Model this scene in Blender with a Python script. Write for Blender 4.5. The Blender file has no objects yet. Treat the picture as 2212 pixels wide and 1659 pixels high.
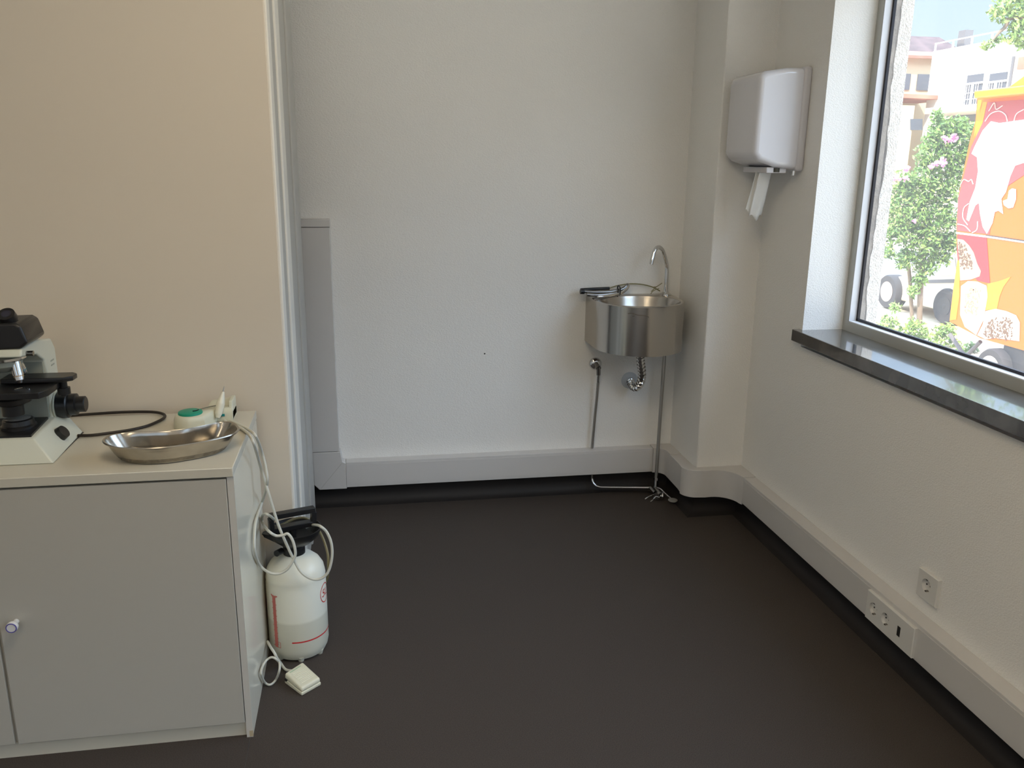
import bpy, bmesh, math, random
from mathutils import Vector, Matrix
PI = math.pi
random.seed(7)
C = bpy.context.scene.collection
SC = bpy.context.scene

# ------------------------------------------------------------------ camera
cam = bpy.data.cameras.new('camera')
cam.sensor_width = 36.0; cam.sensor_fit = 'HORIZONTAL'
cam.lens = 1841.34 / 2212 * 36.0
cam.clip_start = 0.05; cam.clip_end = 300
co = bpy.data.objects.new('camera', cam); C.objects.link(co)
R = [[0.985539186160864, -0.16906346994509835, 0.011404195346464712],
     [-0.03233885256544146, -0.25372743968195005, -0.9667350127967761],
     [0.1663331330677329, 0.9523864391530104, -0.25552565303958547]]
M = Matrix(((R[0][0], -R[1][0], -R[2][0], 0.0),
            (R[0][1], -R[1][1], -R[2][1], 0.0),
            (R[0][2], -R[1][2], -R[2][2], 1.55), (0, 0, 0, 1)))
co.matrix_world = M
SC.camera = co

# ------------------------------------------------------------------ light, sky, exposure
SC.view_settings.view_transform = 'Standard'
SC.view_settings.look = 'None'
SC.view_settings.gamma = 1.0
SC.view_settings.use_curve_mapping = False
SC.view_settings.exposure = 0.0
W = bpy.data.worlds.new('sky'); SC.world = W; W.use_nodes = True
nt = W.node_tree; nt.nodes.clear()
tc = nt.nodes.new('ShaderNodeTexCoord'); sp = nt.nodes.new('ShaderNodeSeparateXYZ')
rp = nt.nodes.new('ShaderNodeValToRGB'); bg = nt.nodes.new('ShaderNodeBackground'); ow = nt.nodes.new('ShaderNodeOutputWorld')
rp.color_ramp.elements[0].position = 0.0; rp.color_ramp.elements[0].color = (0.76, 0.88, 1.0, 1)
rp.color_ramp.elements[1].position = 0.22; rp.color_ramp.elements[1].color = (0.54, 0.75, 1.0, 1)
_e = rp.color_ramp.elements.new(0.6); _e.color = (0.60, 0.77, 1.0, 1)
nt.links.new(tc.outputs['Generated'], sp.inputs[0]); nt.links.new(sp.outputs['Z'], rp.inputs[0])
nt.links.new(rp.outputs[0], bg.inputs[0]); nt.links.new(bg.outputs[0], ow.inputs[0])
mr_ = nt.nodes.new('ShaderNodeMapRange'); mr_.inputs['From Min'].default_value = 0.20; mr_.inputs['From Max'].default_value = 0.42
mr_.inputs['To Min'].default_value = 1.15; mr_.inputs['To Max'].default_value = 6.4
nt.links.new(sp.outputs['Z'], mr_.inputs['Value']); nt.links.new(mr_.outputs[0], bg.inputs[1])

sun = bpy.data.lights.new('sun', 'SUN'); sun.energy = 7.5; sun.angle = math.radians(0.6); sun.color = (1.0, 0.92, 0.80)
so = bpy.data.objects.new('sun', sun); C.objects.link(so)
so.rotation_euler = Vector((-0.55, -0.50, 0.75)).to_track_quat('Z', 'Y').to_euler()

def portal(y0, y1, z0, z1, x=1.86):
    l = bpy.data.lights.new('window_portal', 'AREA'); l.shape = 'RECTANGLE'
    l.size = (y1 - y0); l.size_y = (z1 - z0); l.cycles.is_portal = True
    o = bpy.data.objects.new('window_portal', l); C.objects.link(o)
    o.location = (x, (y0 + y1) / 2, (z0 + z1) / 2)
    o.rotation_euler = (PI / 2, 0, PI / 2)      # shines towards -X
W1 = (0.55, 2.99, 0.925, 2.35)
W2 = (-2.6, -0.25, 0.925, 2.35)
portal(*W1); portal(*W2)
W3 = (-2.5, -0.7, 0.925, 2.35)
_l = bpy.data.lights.new('window_portal', 'AREA'); _l.shape = 'RECTANGLE'; _l.size = W3[1] - W3[0]; _l.size_y = W3[3] - W3[2]; _l.cycles.is_portal = True
_o = bpy.data.objects.new('window_portal', _l); C.objects.link(_o); _o.location = ((W3[0] + W3[1]) / 2, -3.12, (W3[2] + W3[3]) / 2)
_o.rotation_euler = (PI / 2, 0, PI)        # shines towards +Y

# ------------------------------------------------------------------ helpers
def link(o, parent=None):
    C.objects.link(o)
    if parent is not None:
        o.parent = parent
        o.matrix_parent_inverse = parent.matrix_world.inverted() if False else Matrix.Translation(-parent.location)
    return o
def tag(o, label=None, cat=None, group=None, kind=None):
    if label: o['label'] = label
    if cat: o['category'] = cat
    if group: o['group'] = group
    if kind: o['kind'] = kind
    return o
def thing(name, label, cat, loc=(0, 0, 0), group=None):
    o = bpy.data.objects.new(name, None); o.empty_display_size = 0.05
    C.objects.link(o); o.location = loc
    return tag(o, label, cat, group)

class MB:
    def __init__(s): s.v = []; s.f = []; s.mi = []; s.cur = 0
    def mat(s, i): s.cur = i; return s
    def add(s, vs, fs):
        n = len(s.v); s.v += [tuple(p) for p in vs]
        for f in fs: s.f.append(tuple(n + i for i in f)); s.mi.append(s.cur)
        return s
    def box(s, a, b):
        x0, y0, z0 = a; x1, y1, z1 = b
        return s.add([(x0,y0,z0),(x1,y0,z0),(x1,y1,z0),(x0,y1,z0),(x0,y0,z1),(x1,y0,z1),(x1,y1,z1),(x0,y1,z1)],
                     [(0,3,2,1),(4,5,6,7),(0,1,5,4),(1,2,6,5),(2,3,7,6),(3,0,4,7)])
    def hexa(s, p):   # 4 bottom, 4 top
        return s.add(p, [(0,3,2,1),(4,5,6,7),(0,1,5,4),(1,2,6,5),(2,3,7,6),(3,0,4,7)])
    def prism(s, pts, vec):   # polygon of 3d points extruded by vec
        n = len(pts); vec = Vector(vec)
        a = [Vector(p) for p in pts]; b = [p + vec for p in a]
        return s.add([tuple(p) for p in a + b],
                     [tuple(range(n))[::-1], tuple(range(n, 2 * n))] + [(i, (i + 1) % n, n + (i + 1) % n, n + i) for i in range(n)])
    def cyl(s, a, b, r0, r1=None, n=24, caps=True):
        r1 = r0 if r1 is None else r1
        a = Vector(a); b = Vector(b); d = (b - a).normalized()
        u = d.orthogonal().normalized(); w = d.cross(u)
        vs = []
        for p, r in ((a, r0), (b, r1)):
            for i in range(n):
                t = 2 * PI * i / n; vs.append(p + r * (math.cos(t) * u + math.sin(t) * w))
        fs = [(i, (i + 1) % n, n + (i + 1) % n, n + i) for i in range(n)]
        if caps: fs += [tuple(range(n))[::-1], tuple(range(n, 2 * n))]
        return s.add(vs, fs)
    def tube(s, pts, r, n=10, smooth=6, closed=False, ridge=0.0, ridge_every=2):
        P = [Vector(p) for p in pts]
        if smooth:
            Q = []
            m = len(P)
            rng = range(m if closed else m - 1)
            for i in rng:
                p1, p2 = P[i], P[(i + 1) % m]
                p0 = P[i - 1] if (closed or i > 0) else p1 + (p1 - p2)
                p3 = P[(i + 2) % m] if (closed or i + 2 < m) else p2 + (p2 - p1)
                for k in range(smooth):
                    t = k / smooth
                    Q.append(0.5 * ((2 * p1) + (p2 - p0) * t + (2 * p0 - 5 * p1 + 4 * p2 - p3) * t * t + (3 * p1 - p0 - 3 * p2 + p3) * t ** 3))
            if not closed: Q.append(P[-1])
            P = Q
        m = len(P); vs = []; u = None
        for i, p in enumerate(P):
            a = P[i - 1] if (i > 0 or closed) else P[i]
            b = P[(i + 1) % m] if (i < m - 1 or closed) else P[i]
            d = (b - a).normalized()
            if u is None: u = d.orthogonal().normalized()
            else: u = (u - d * u.dot(d)).normalized()
            w = d.cross(u)
            rr = r(i / (m - 1)) if callable(r) else r
            if ridge and (i // ridge_every) % 2: rr += ridge
            for k in range(n):
                t = 2 * PI * k / n; vs.append(p + rr * (math.cos(t) * u + math.sin(t) * w))
        fs = []
        for i in range(m if closed else m - 1):
            j = (i + 1) % m
            for k in range(n):
                l = (k + 1) % n; fs.append((i * n + k, i * n + l, j * n + l, j * n + k))
        if not closed: fs += [tuple(range(n))[::-1], tuple(range((m - 1) * n, m * n))]
        return s.add(vs, fs)
    def lathe(s, prof, c=(0, 0, 0), n=40, axis='z', cap0=True, cap1=True, sx=1.0, sy=1.0):
        vs = []
        for r, h in prof:
            for i in range(n):
                t = 2 * PI * i / n; a, b = r * math.cos(t) * sx, r * math.sin(t) * sy
                if axis == 'z': vs.append((c[0] + a, c[1] + b, c[2] + h))
                elif axis == 'x': vs.append((c[0] + h, c[1] + a, c[2] + b))
                else: vs.append((c[0] + b, c[1] + h, c[2] + a))
        fs = []
        m = len(prof)
        for j in range(m - 1):
            for i in range(n):
                k = (i + 1) % n; fs.append((j * n + i, j * n + k, (j + 1) * n + k, (j + 1) * n + i))
        if cap0: fs.append(tuple(range(n))[::-1])
        if cap1: fs.append(tuple(range((m - 1) * n, m * n)))
        return s.add(vs, fs)
    def loft(s, rings, cap0=True, cap1=True):
        n = len(rings[0]); vs = [p for r in rings for p in r]; fs = []
        for j in range(len(rings) - 1):
            for i in range(n):
                k = (i + 1) % n; fs.append((j * n + i, j * n + k, (j + 1) * n + k, (j + 1) * n + i))
        if cap0: fs.append(tuple(range(n))[::-1])
        if cap1: fs.append(tuple(range(len(rings) * n - n, len(rings) * n)))
        return s.add(vs, fs)
    def build(s, name, mats, parent=None, smooth=None, bevel=0.0, seg=3, weld=False, solid=0.0, fix=True):
        me = bpy.data.meshes.new(name); me.from_pydata(s.v, [], s.f); me.validate()
        if not isinstance(mats, (list, tuple)): mats = [mats]
        for m_ in mats: me.materials.append(m_)
        for i, p in enumerate(me.polygons):
            if i < len(s.mi): p.material_index = min(s.mi[i], len(mats) - 1)
        bm = bmesh.new(); bm.from_mesh(me)
        if weld: bmesh.ops.remove_doubles(bm, verts=bm.verts, dist=1e-5)
        if fix: bmesh.ops.recalc_face_normals(bm, faces=bm.faces)
        bm.to_mesh(me); bm.free()
        o = bpy.data.objects.new(name, me)
        link(o, parent)
        if smooth is not None:
            for p in me.polygons: p.use_smooth = True
            try: me.set_sharp_from_angle(angle=math.radians(smooth))
            except Exception: pass
        if solid:
            md = o.modifiers.new('thick', 'SOLIDIFY'); md.thickness = solid; md.offset = -1
        if bevel:
            md = o.modifiers.new('bevel', 'BEVEL'); md.width = bevel; md.segments = seg; md.limit_method = 'ANGLE'; md.angle_limit = math.radians(35)
            md.harden_normals = False
            for p in me.polygons: p.use_smooth = True
            try: me.set_sharp_from_angle(angle=math.radians(60))
            except Exception: pass
        return o
    def part(s, name, mats, parent, **k): return s.build(name, mats, parent, **k)

def text_mesh(body, size, font_align='CENTER'):
    cu = bpy.data.curves.new('t', 'FONT'); cu.body = body; cu.size = size; cu.align_x = font_align; cu.align_y = 'CENTER'
    o = bpy.data.objects.new('t', cu); C.objects.link(o)
    dg = bpy.context.evaluated_depsgraph_get(); dg.update()
    me = bpy.data.meshes.new_from_object(o.evaluated_get(dg))
    vs = [tuple(v.co) for v in me.vertices]; fs = [tuple(p.vertices) for p in me.polygons]
    bpy.data.objects.remove(o); bpy.data.curves.remove(cu); bpy.data.meshes.remove(me)
    return vs, fs

# ------------------------------------------------------------------ materials
def mat(name, col, rough=0.5, metal=0.0, bump=0.0, bscale=200.0, var=0.0, vscale=5.0, spec=0.5, trans=0.0, emit=0.0, stretch=None, bdist=0.002, col2=None, detail=3.0, coat=0.0, blo=None):
    m = bpy.data.materials.new(name); m.use_nodes = True
    n = m.node_tree; b = n.nodes['Principled BSDF']
    b.inputs['Base Color'].default_value = (*col, 1); b.inputs['Roughness'].default_value = rough
    b.inputs['Metallic'].default_value = metal; b.inputs['Specular IOR Level'].default_value = spec
    b.inputs['Coat Weight'].default_value = coat
    tcn = n.nodes.new('ShaderNodeTexCoord'); mp = n.nodes.new('ShaderNodeMapping')
    n.links.new(tcn.outputs['Object'], mp.inputs['Vector'])
    if stretch: mp.inputs['Scale'].default_value = stretch
    if var > 0 or col2:
        no = n.nodes.new('ShaderNodeTexNoise'); no.inputs['Scale'].default_value = vscale; no.inputs['Detail'].default_value = detail
        n.links.new(mp.outputs[0], no.inputs['Vector'])
        rm = n.nodes.new('ShaderNodeValToRGB')
        c2 = col2 if col2 else tuple(max(0, c * (1 - var)) for c in col)
        rm.color_ramp.elements[0].position = 0.35; rm.color_ramp.elements[1].position = 0.65
        rm.color_ramp.elements[0].color = (*c2, 1); rm.color_ramp.elements[1].color = (*col, 1)
        n.links.new(no.outputs['Fac'], rm.inputs[0]); n.links.new(rm.outputs[0], b.inputs['Base Color'])
    if bump > 0:
        nb = n.nodes.new('ShaderNodeTexNoise'); nb.inputs['Scale'].default_value = bscale; nb.inputs['Detail'].default_value = 2.0
        n.links.new(mp.outputs[0], nb.inputs['Vector'])
        bp = n.nodes.new('ShaderNodeBump'); bp.inputs['Strength'].default_value = bump; bp.inputs['Distance'].default_value = bdist
        n.links.new(nb.outputs['Fac'], bp.inputs['Height']); n.links.new(bp.outputs[0], b.inputs['Normal'])
    return m
M_wall = mat('textured wall paint', (0.88, 0.86, 0.82), 0.75, bump=0.5, bscale=170, stretch=(1, 1, 1.6), spec=0.25, bdist=0.004)
M_part = mat('smooth partition paint', (0.75, 0.67, 0.56), 0.6, spec=0.3, bump=0.03, bscale=60)
M_ceil = mat('ceiling paint', (0.85, 0.83, 0.79), 0.8)
M_floor = mat('dark vinyl floor', (0.080, 0.066, 0.057), 0.6, bump=0.25, bscale=900, col2=(0.050, 0.041, 0.036), vscale=420, spec=0.12, bdist=0.0008)
M_cove = mat('dark vinyl skirting', (0.022, 0.019, 0.018), 0.55, spec=0.25)
M_trunk = mat('grey white plastic trunking', (0.66, 0.635, 0.61), 0.38, spec=0.45)
M_trim = mat('pale profile', (0.86, 0.82, 0.74), 0.35)
M_trimd = mat('pale grey profile', (0.50, 0.48, 0.44), 0.45)
M_plast = mat('white socket plastic', (0.74, 0.72, 0.68), 0.3)
M_dark = mat('dark hole', (0.01, 0.01, 0.01), 0.6)
M_black = mat('black plastic', (0.010, 0.010, 0.011), 0.35)
M_blackm = mat('black painted metal', (0.013, 0.0125, 0.013), 0.3)
M_steel = mat('brushed steel', (0.50, 0.47, 0.43), 0.19, metal=1.0, bump=0.08, bscale=60, stretch=(1, 1, 0.02), bdist=0.001)
M_bowl = mat('polished basin steel', (0.56, 0.52, 0.47), 0.22, metal=1.0, bump=0.05, bscale=50)
M_dish = mat('worn polished steel', (0.56, 0.52, 0.46), 0.22, metal=1.0, var=0.18, vscale=22, bump=0.12, bscale=9, bdist=0.002)
M_chrome = mat('chrome', (0.72, 0.72, 0.72), 0.08, metal=1.0)
M_nickel = mat('dull steel hose', (0.42, 0.40, 0.37), 0.3, metal=1.0, bump=0.4, bscale=900)
M_dchrome = mat('dark chrome', (0.30, 0.29, 0.28), 0.18, metal=1.0)
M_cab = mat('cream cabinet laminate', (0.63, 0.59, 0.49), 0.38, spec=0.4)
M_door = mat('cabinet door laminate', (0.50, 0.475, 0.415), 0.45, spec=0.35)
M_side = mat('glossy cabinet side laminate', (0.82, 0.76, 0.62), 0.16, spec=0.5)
M_edge = mat('cabinet edging', (0.62, 0.59, 0.53), 0.45)
M_knob = mat('white porcelain', (0.80, 0.79, 0.78), 0.2)
M_blue = mat('blue ring', (0.09, 0.07, 0.35), 0.4)
M_scope = mat('cream enamel', (0.66, 0.67, 0.57), 0.35)
M_scopeg = mat('grey green enamel', (0.33, 0.35, 0.30), 0.45)
M_cream = mat('aged cream plastic', (0.68, 0.67, 0.53), 0.35)
M_cream2 = mat('cream pedal plastic', (0.72, 0.68, 0.52), 0.4)
M_green = mat('teal green knob', (0.0, 0.30, 0.19), 0.4)
M_hose = mat('white rubber hose', (0.66, 0.64, 0.55), 0.4)
M_tubeg = mat('yellow green tubing', (0.22, 0.20, 0.08), 0.35)
M_cord = mat('brown black cord', (0.018, 0.012, 0.008), 0.45)
M_red = mat('red print', (0.62, 0.03, 0.03), 0.5)
M_redf = mat('faded red print', (0.62, 0.17, 0.14), 0.5)
M_disp = mat('glossy white plastic', (0.72, 0.71, 0.74), 0.12, spec=0.6, coat=0.3)
M_disps = mat('satin white plastic', (0.66, 0.64, 0.66), 0.3)
M_paper = mat('white tissue paper', (0.82, 0.82, 0.80), 0.9)
M_alu = mat('light aluminium frame', (0.74, 0.74, 0.76), 0.4)
M_alu_shade = mat('shaded aluminium frame', (0.42, 0.42, 0.39), 0.4)  # frame face greyed in colour for its shade
M_gask = mat('black gasket', (0.008, 0.006, 0.012), 0.5)
M_marble = mat('dark marble', (0.045, 0.043, 0.042), 0.13, col2=(0.11, 0.105, 0.10), vscale=9, detail=8, spec=1.0, coat=0.6)
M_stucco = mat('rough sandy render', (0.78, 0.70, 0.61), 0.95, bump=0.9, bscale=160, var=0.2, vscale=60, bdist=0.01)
M_jamb_shade = mat('shaded jamb stone', (0.36, 0.30, 0.24), 0.95, bump=0.6, bscale=70, var=0.35, vscale=18, bdist=0.01)  # darker jamb copy with the shade in its colour
M_rose = mat('pale plastic wall rose', (0.55, 0.58, 0.60), 0.35)

# bottle plastic: milky, slightly darker where the liquid stands inside
M_tank = mat('milky plastic tank', (0.76, 0.74, 0.62), 0.35)
n = M_tank.node_tree; b = n.nodes['Principled BSDF']
t1 = n.nodes.new('ShaderNodeTexCoord'); s1 = n.nodes.new('ShaderNodeSeparateXYZ'); r1 = n.nodes.new('ShaderNodeValToRGB')
mr = n.nodes.new('ShaderNodeMapRange'); mr.inputs['From Min'].default_value = 0.0; mr.inputs['From Max'].default_value = 0.35
n.links.new(t1.outputs['Object'], s1.inputs[0]); n.links.new(s1.outputs['Z'], mr.inputs['Value']); n.links.new(mr.outputs[0], r1.inputs[0])
r1.color_ramp.elements[0].position = 0.385; r1.color_ramp.elements[0].color = (0.64, 0.62, 0.51, 1)
r1.color_ramp.elements[1].position = 0.41; r1.color_ramp.elements[1].color = (0.80, 0.78, 0.665, 1)
n.links.new(r1.outputs[0], b.inputs['Base Color'])
b.inputs['Subsurface Weight'].default_value = 0.0

def mix_mat(name, fac, shader_b, col=(1, 1, 1), rough=0.0):
    m = bpy.data.materials.new(name); m.use_nodes = True; n = m.node_tree; n.nodes.clear()
    o = n.nodes.new('ShaderNodeOutputMaterial'); mx = n.nodes.new('ShaderNodeMixShader'); t = n.nodes.new('ShaderNodeBsdfTransparent')
    n.links.new(t.outputs[0], mx.inputs[1]); n.links.new(mx.outputs[0], o.inputs[0])
    if shader_b == 'glass':
        g = n.nodes.new('ShaderNodeBsdfGlossy'); g.inputs['Roughness'].default_value = 0.0
        f = n.nodes.new('ShaderNodeLayerWeight'); f.inputs[0].default_value = 0.5
        pw = n.nodes.new('ShaderNodeMath'); pw.operation = 'POWER'; pw.inputs[1].default_value = 4.0
        ml = n.nodes.new('ShaderNodeMath'); ml.operation = 'MULTIPLY_ADD'; ml.inputs[1].default_value = 0.8; ml.inputs[2].default_value = 0.03
        n.links.new(f.outputs['Facing'], pw.inputs[0]); n.links.new(pw.outputs[0], ml.inputs[0])
        n.links.new(ml.outputs[0], mx.inputs[0]); n.links.new(g.outputs[0], mx.inputs[2])
    else:
        d = n.nodes.new('ShaderNodeBsdfDiffuse'); tr = n.nodes.new('ShaderNodeBsdfTranslucent'); a = n.nodes.new('ShaderNodeMixShader')
        d.inputs[0].default_value = (*col, 1); tr.inputs[0].default_value = (*col, 1); a.inputs[0].default_value = 0.5
        n.links.new(d.outputs[0], a.inputs[1]); n.links.new(tr.outputs[0], a.inputs[2]); n.links.new(a.outputs[0], mx.inputs[2])
        mx.inputs[0].default_value = fac
    return m
M_glass = mix_mat('window glass', 0, 'glass')
M_mesh = mix_mat('fine insect screen', 0.13, 'diff', (0.9, 0.9, 0.92))

# ------------------------------------------------------------------ the room
XR, YB, YP, XP = 1.655, 3.75, 3.41, 1.44
def st(mb, name, m, **k):
    o = mb.build(name, m, **k); o['kind'] = 'structure'; return o
mb = MB(); mb.box((-3.2, -3.2, -0.15), (XR + 0.2, YB + 0.2, 0)); st(mb, 'floor', M_floor)
mb = MB(); mb.box((-3.2, -3.2, 2.75), (XR + 0.4, YB + 0.25, 2.9)); st(mb, 'ceiling', M_ceil)
mb = MB(); mb.box((-3.2, YB, 0), (XR + 0.2, YB + 0.2, 2.75)); wb = st(mb, 'wall_back', M_wall)
MB().cyl((0.527, YB + 0.003, 0.691), (0.527, YB - 0.0012, 0.691), 0.0035, n=12).build('drill_hole', M_dark, wb)
mb = MB(); mb.box((XP, YP, -0.01), (XR + .04, YB + .04, 2.76)); st(mb, 'wall_corner', M_wall, bevel=0.006)
mb = MB(); mb.box((-3.2, -3.2, 0), (XR + 0.2, -3.0, 0.9)); mb.box((-3.2, -3.2, 2.35), (XR + 0.2, -3.0, 2.75)); mb.box((-3.2, -3.2, 0.9), (-2.5, -3.0, 2.35)); mb.box((-0.7, -3.2, 0.9), (XR + 0.2, -3.0, 2.35)); st(mb, 'wall_front', M_wall)
w3 = bpy.data.objects.new('window_3', None); C.objects.link(w3); w3.location = (-1.6, -3.1, 0.9); w3['kind'] = 'structure'  # unseen window behind the camera, added for more daylight indoors
_f = MB()
for a_, b_ in (((-2.5, -3.15, .9), (-.7, -3.10, .95)), ((-2.5, -3.15, 2.3), (-.7, -3.10, 2.35)), ((-2.5, -3.15, .95), (-2.45, -3.10, 2.3)), ((-.75, -3.15, .95), (-.7, -3.10, 2.3)), ((-1.63, -3.15, .95), (-1.57, -3.10, 2.3))): _f.box(a_, b_)
_f.build('window_frame', M_alu, w3)
MB().add([(-2.45, -3.13, .95), (-.75, -3.13, .95), (-.75, -3.13, 2.3), (-2.45, -3.13, 2.3)], [(0, 1, 2, 3)]).build('glass_pane', M_glass, w3)
mb = MB(); mb.box((-3.2, -3.0, 0), (-3.0, YB, 2.75)); st(mb, 'wall_left', M_wall)
def wall_with_openings(mb, x0, x1, wins, ya=-3.0, yb=3.95, grow=0.0, m=None):
    z0, z1 = 0.86, 2.35
    mb.box((x0, ya, 0), (x1, yb, z0)); mb.box((x0, ya, z1), (x1, yb, 2.75))
    ys = [ya] + [w for ww in wins for w in ww] + [yb]
    for i in range(0, len(ys), 2):
        mb.box((x0, ys[i], z0), (x1, ys[i + 1], z1))
mb = MB(); wall_with_openings(mb, XR, 1.87, [(W2[0], W2[1]), (W1[0], W1[1])]); st(mb, 'wall_right', M_wall)
# outer leaf: jamb's shaded half coloured brown, its sunlit half as sandy render
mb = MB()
wall_with_openings(mb, 1.87, 1.893, [(W2[0], W2[1]), (W1[0], 2.962)]); st(mb, 'wall_outside', M_jamb_shade)
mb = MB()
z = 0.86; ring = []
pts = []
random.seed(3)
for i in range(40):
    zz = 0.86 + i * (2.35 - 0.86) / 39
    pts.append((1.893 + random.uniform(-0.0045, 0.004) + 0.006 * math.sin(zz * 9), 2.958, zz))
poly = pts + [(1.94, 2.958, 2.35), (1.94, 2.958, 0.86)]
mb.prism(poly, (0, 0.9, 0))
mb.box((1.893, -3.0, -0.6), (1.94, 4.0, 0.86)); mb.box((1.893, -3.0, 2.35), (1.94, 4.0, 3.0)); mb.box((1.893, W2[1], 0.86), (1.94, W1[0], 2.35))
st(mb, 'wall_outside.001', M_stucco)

# partition wall on the left: front face 2.645, end face at x=-0.247
mb = MB(); mb.box((-3.0, 2.645, 0), (-0.252, 2.73, 2.75)); mb.box((-0.33, 2.73, 0), (-0.262, 3.555, 2.75)); st(mb, 'wall_partition', M_part, bevel=0.003, seg=2)
mb = MB(); mb.box((-0.262, 2.650, 0), (-0.246, 2.735, 2.75)); st(mb, 'trim_1', M_trim, bevel=0.004)
mb = MB(); mb.box((-0.262, 2.735, 0), (-0.251, 2.89, 2.75)); st(mb, 'trim_2', M_trimd)
mb = MB(); mb.box((-0.262, 2.89, 0), (-0.244, 3.02, 2.75)); st(mb, 'trim_3', M_trim, bevel=0.005)
mb = MB(); mb.box((-0.262, 3.02, 0), (-0.252, 3.32, 2.75)); st(mb, 'trim_4', M_trimd)
mb = MB(); mb.box((-0.262, 3.32, 0), (-0.244, 3.555, 2.75)); st(mb, 'trim_5', M_trimd, bevel=0.006)

# coved dark vinyl skirting
def offs(path, d):
    out = []
    for i, p in enumerate(path):
        ns = []
        if i > 0: a = (Vector(p) - Vector(path[i - 1])).normalized(); ns.append(Vector((a.y, -a.x)))
        if i < len(path) - 1: a = (Vector(path[i + 1]) - Vector(p)).normalized(); ns.append(Vector((a.y, -a.x)))
        if len(ns) == 1: q = ns[0]
        else: q = (ns[0] + ns[1]) / (1 + ns[0].dot(ns[1]))
        out.append(Vector(p) + q * d)
    return out
wp = [(-0.9, YB), (XP, YB), (XP, YP), (XR, YP), (XR, -3.0)]
prof = [(0.0, 0.11), (0.005, 0.11), (0.005, 0.05), (0.0085, 0.032), (0.017, 0.016), (0.030, 0.006), (0.046, 0.001), (0.046, 0.0), (0, 0)]
O = [offs(wp, d) for d, z in prof]
def cove(segs, name):
    mb = MB()
    for s_ in segs:
        vs = []; k = len(prof)
        for i in (s_, s_ + 1):
            for j, (d, z) in enumerate(prof): vs.append((O[j][i].x, O[j][i].y, z))
        fs = [(j, j + 1, k + j + 1, k + j) for j in range(k - 1)] + [(k - 1, 0, k, 2 * k - 1), tuple(range(k)), tuple(range(k, 2 * k))]
        mb.add(vs, fs)
    st(mb, name, M_cove, smooth=40)
cove([0], 'baseboard_back'); cove([1, 2], 'baseboard_corner'); cove([3], 'baseboard_right')
MB().box((-0.352, 1.2, 0), (-0.3505, 2.13, 0.0004)).build('floor_seam', mat('seam', (0.05, 0.048, 0.046), 0.5), bpy.data.objects['floor'])

# window 1 and an unseen twin along the wall, added to brighten the room
def window(idx, w, sill_l, sill_r):
    y0, y1, z0, z1 = w
    e = bpy.data.objects.new('window_%d' % idx, None); C.objects.link(e); e.location = (1.84, (y0 + y1) / 2, z0); e['kind'] = 'structure'
    f = MB(); t = 0.037
    for a, b_ in (((1.82, y0, z0), (1.862, y1, z0 + t)), ((1.82, y0, z1 - t), (1.862, y1, z1)), ((1.82, y1 - t, z0 + t), (1.862, y1, z1 - t)), ((1.82, y0, z0 + t), (1.862, y0 + t, z1 - t))): f.box(a, b_)
    f.build('window_frame', M_alu_shade, e)
    f = MB(); a0, a1, c0, c1 = y0 + t, y1 - t, z0 + t, z1 - t; q = 0.003
    f.box((1.8215, a0, c0), (1.861, a1, c0 + q)); f.box((1.8215, a0, c1 - q), (1.861, a1, c1)); f.box((1.8215, a1 - q, c0), (1.861, a1, c1)); f.box((1.8215, a0, c0), (1.861, a0 + q, c1))
    f.build('inner_rebate', M_alu, e)  # lighter copy of the frame, paints the skylight on the rebate
    f = MB(); g = 0.009; a0 += q; a1 -= q; c0 += q; c1 -= q
    f.box((1.850, a0, c0), (1.860, a1, c0 + g)); f.box((1.850, a0, c1 - g), (1.860, a1, c1)); f.box((1.850, a1 - g, c0), (1.860, a1, c1)); f.box((1.850, a0, c0), (1.860, a0 + g, c1))
    f.build('rubber_gasket', M_gask, e)
    MB().add([(1.856, a0, c0), (1.856, a1, c0), (1.856, a1, c1), (1.856, a0, c1)], [(0, 1, 2, 3)]).build('glass_pane', M_glass, e)
    MB().add([(1.868, a0 - .03, c0 - .03), (1.868, a1 + .03, c0 - .03), (1.868, a1 + .03, c1 + .03), (1.868, a0 - .03, c1 + .03)], [(0, 1, 2, 3)]).build('insect_screen', M_mesh, e)
    s_ = MB(); s_.box((1.625, sill_r, 0.880), (1.822, sill_l, 0.925)); s_.build('window_sill', M_marble, e, bevel=0.002, seg=2)
    return e
window(1, W1, 3.015, 0.52); window(2, W2, -0.22, -2.64)

# two unseen warm ceiling panels, added to warm and brighten the walls
M_fill = bpy.data.materials.new('warm fill diffuser'); M_fill.use_nodes = True
_b = M_fill.node_tree.nodes['Principled BSDF']; _b.inputs['Base Color'].default_value = (.9, .88, .84, 1)
_b.inputs['Emission Color'].default_value = (1.0, 0.83, 0.58, 1); _b.inputs['Emission Strength'].default_value = 8.2
for i_, (lx, ly) in enumerate(((0.05, 1.15), (-0.85, -1.3))):
    cl_ = thing('fill_light', ('unseen square fill light panel added over the left side of the room', 'unseen square fill light panel added over the back of the room')[i_], 'ceiling light', (lx, ly, 2.75), 'added fill light panels')
    MB().box((lx - .42, ly - .42, 2.70), (lx + .42, ly + .42, 2.7495)).part('lamp_housing', M_trim, cl_)
    MB().box((lx - .39, ly - .39, 2.693), (lx + .39, ly + .39, 2.6995)).part('diffuser', M_fill, cl_)

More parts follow.
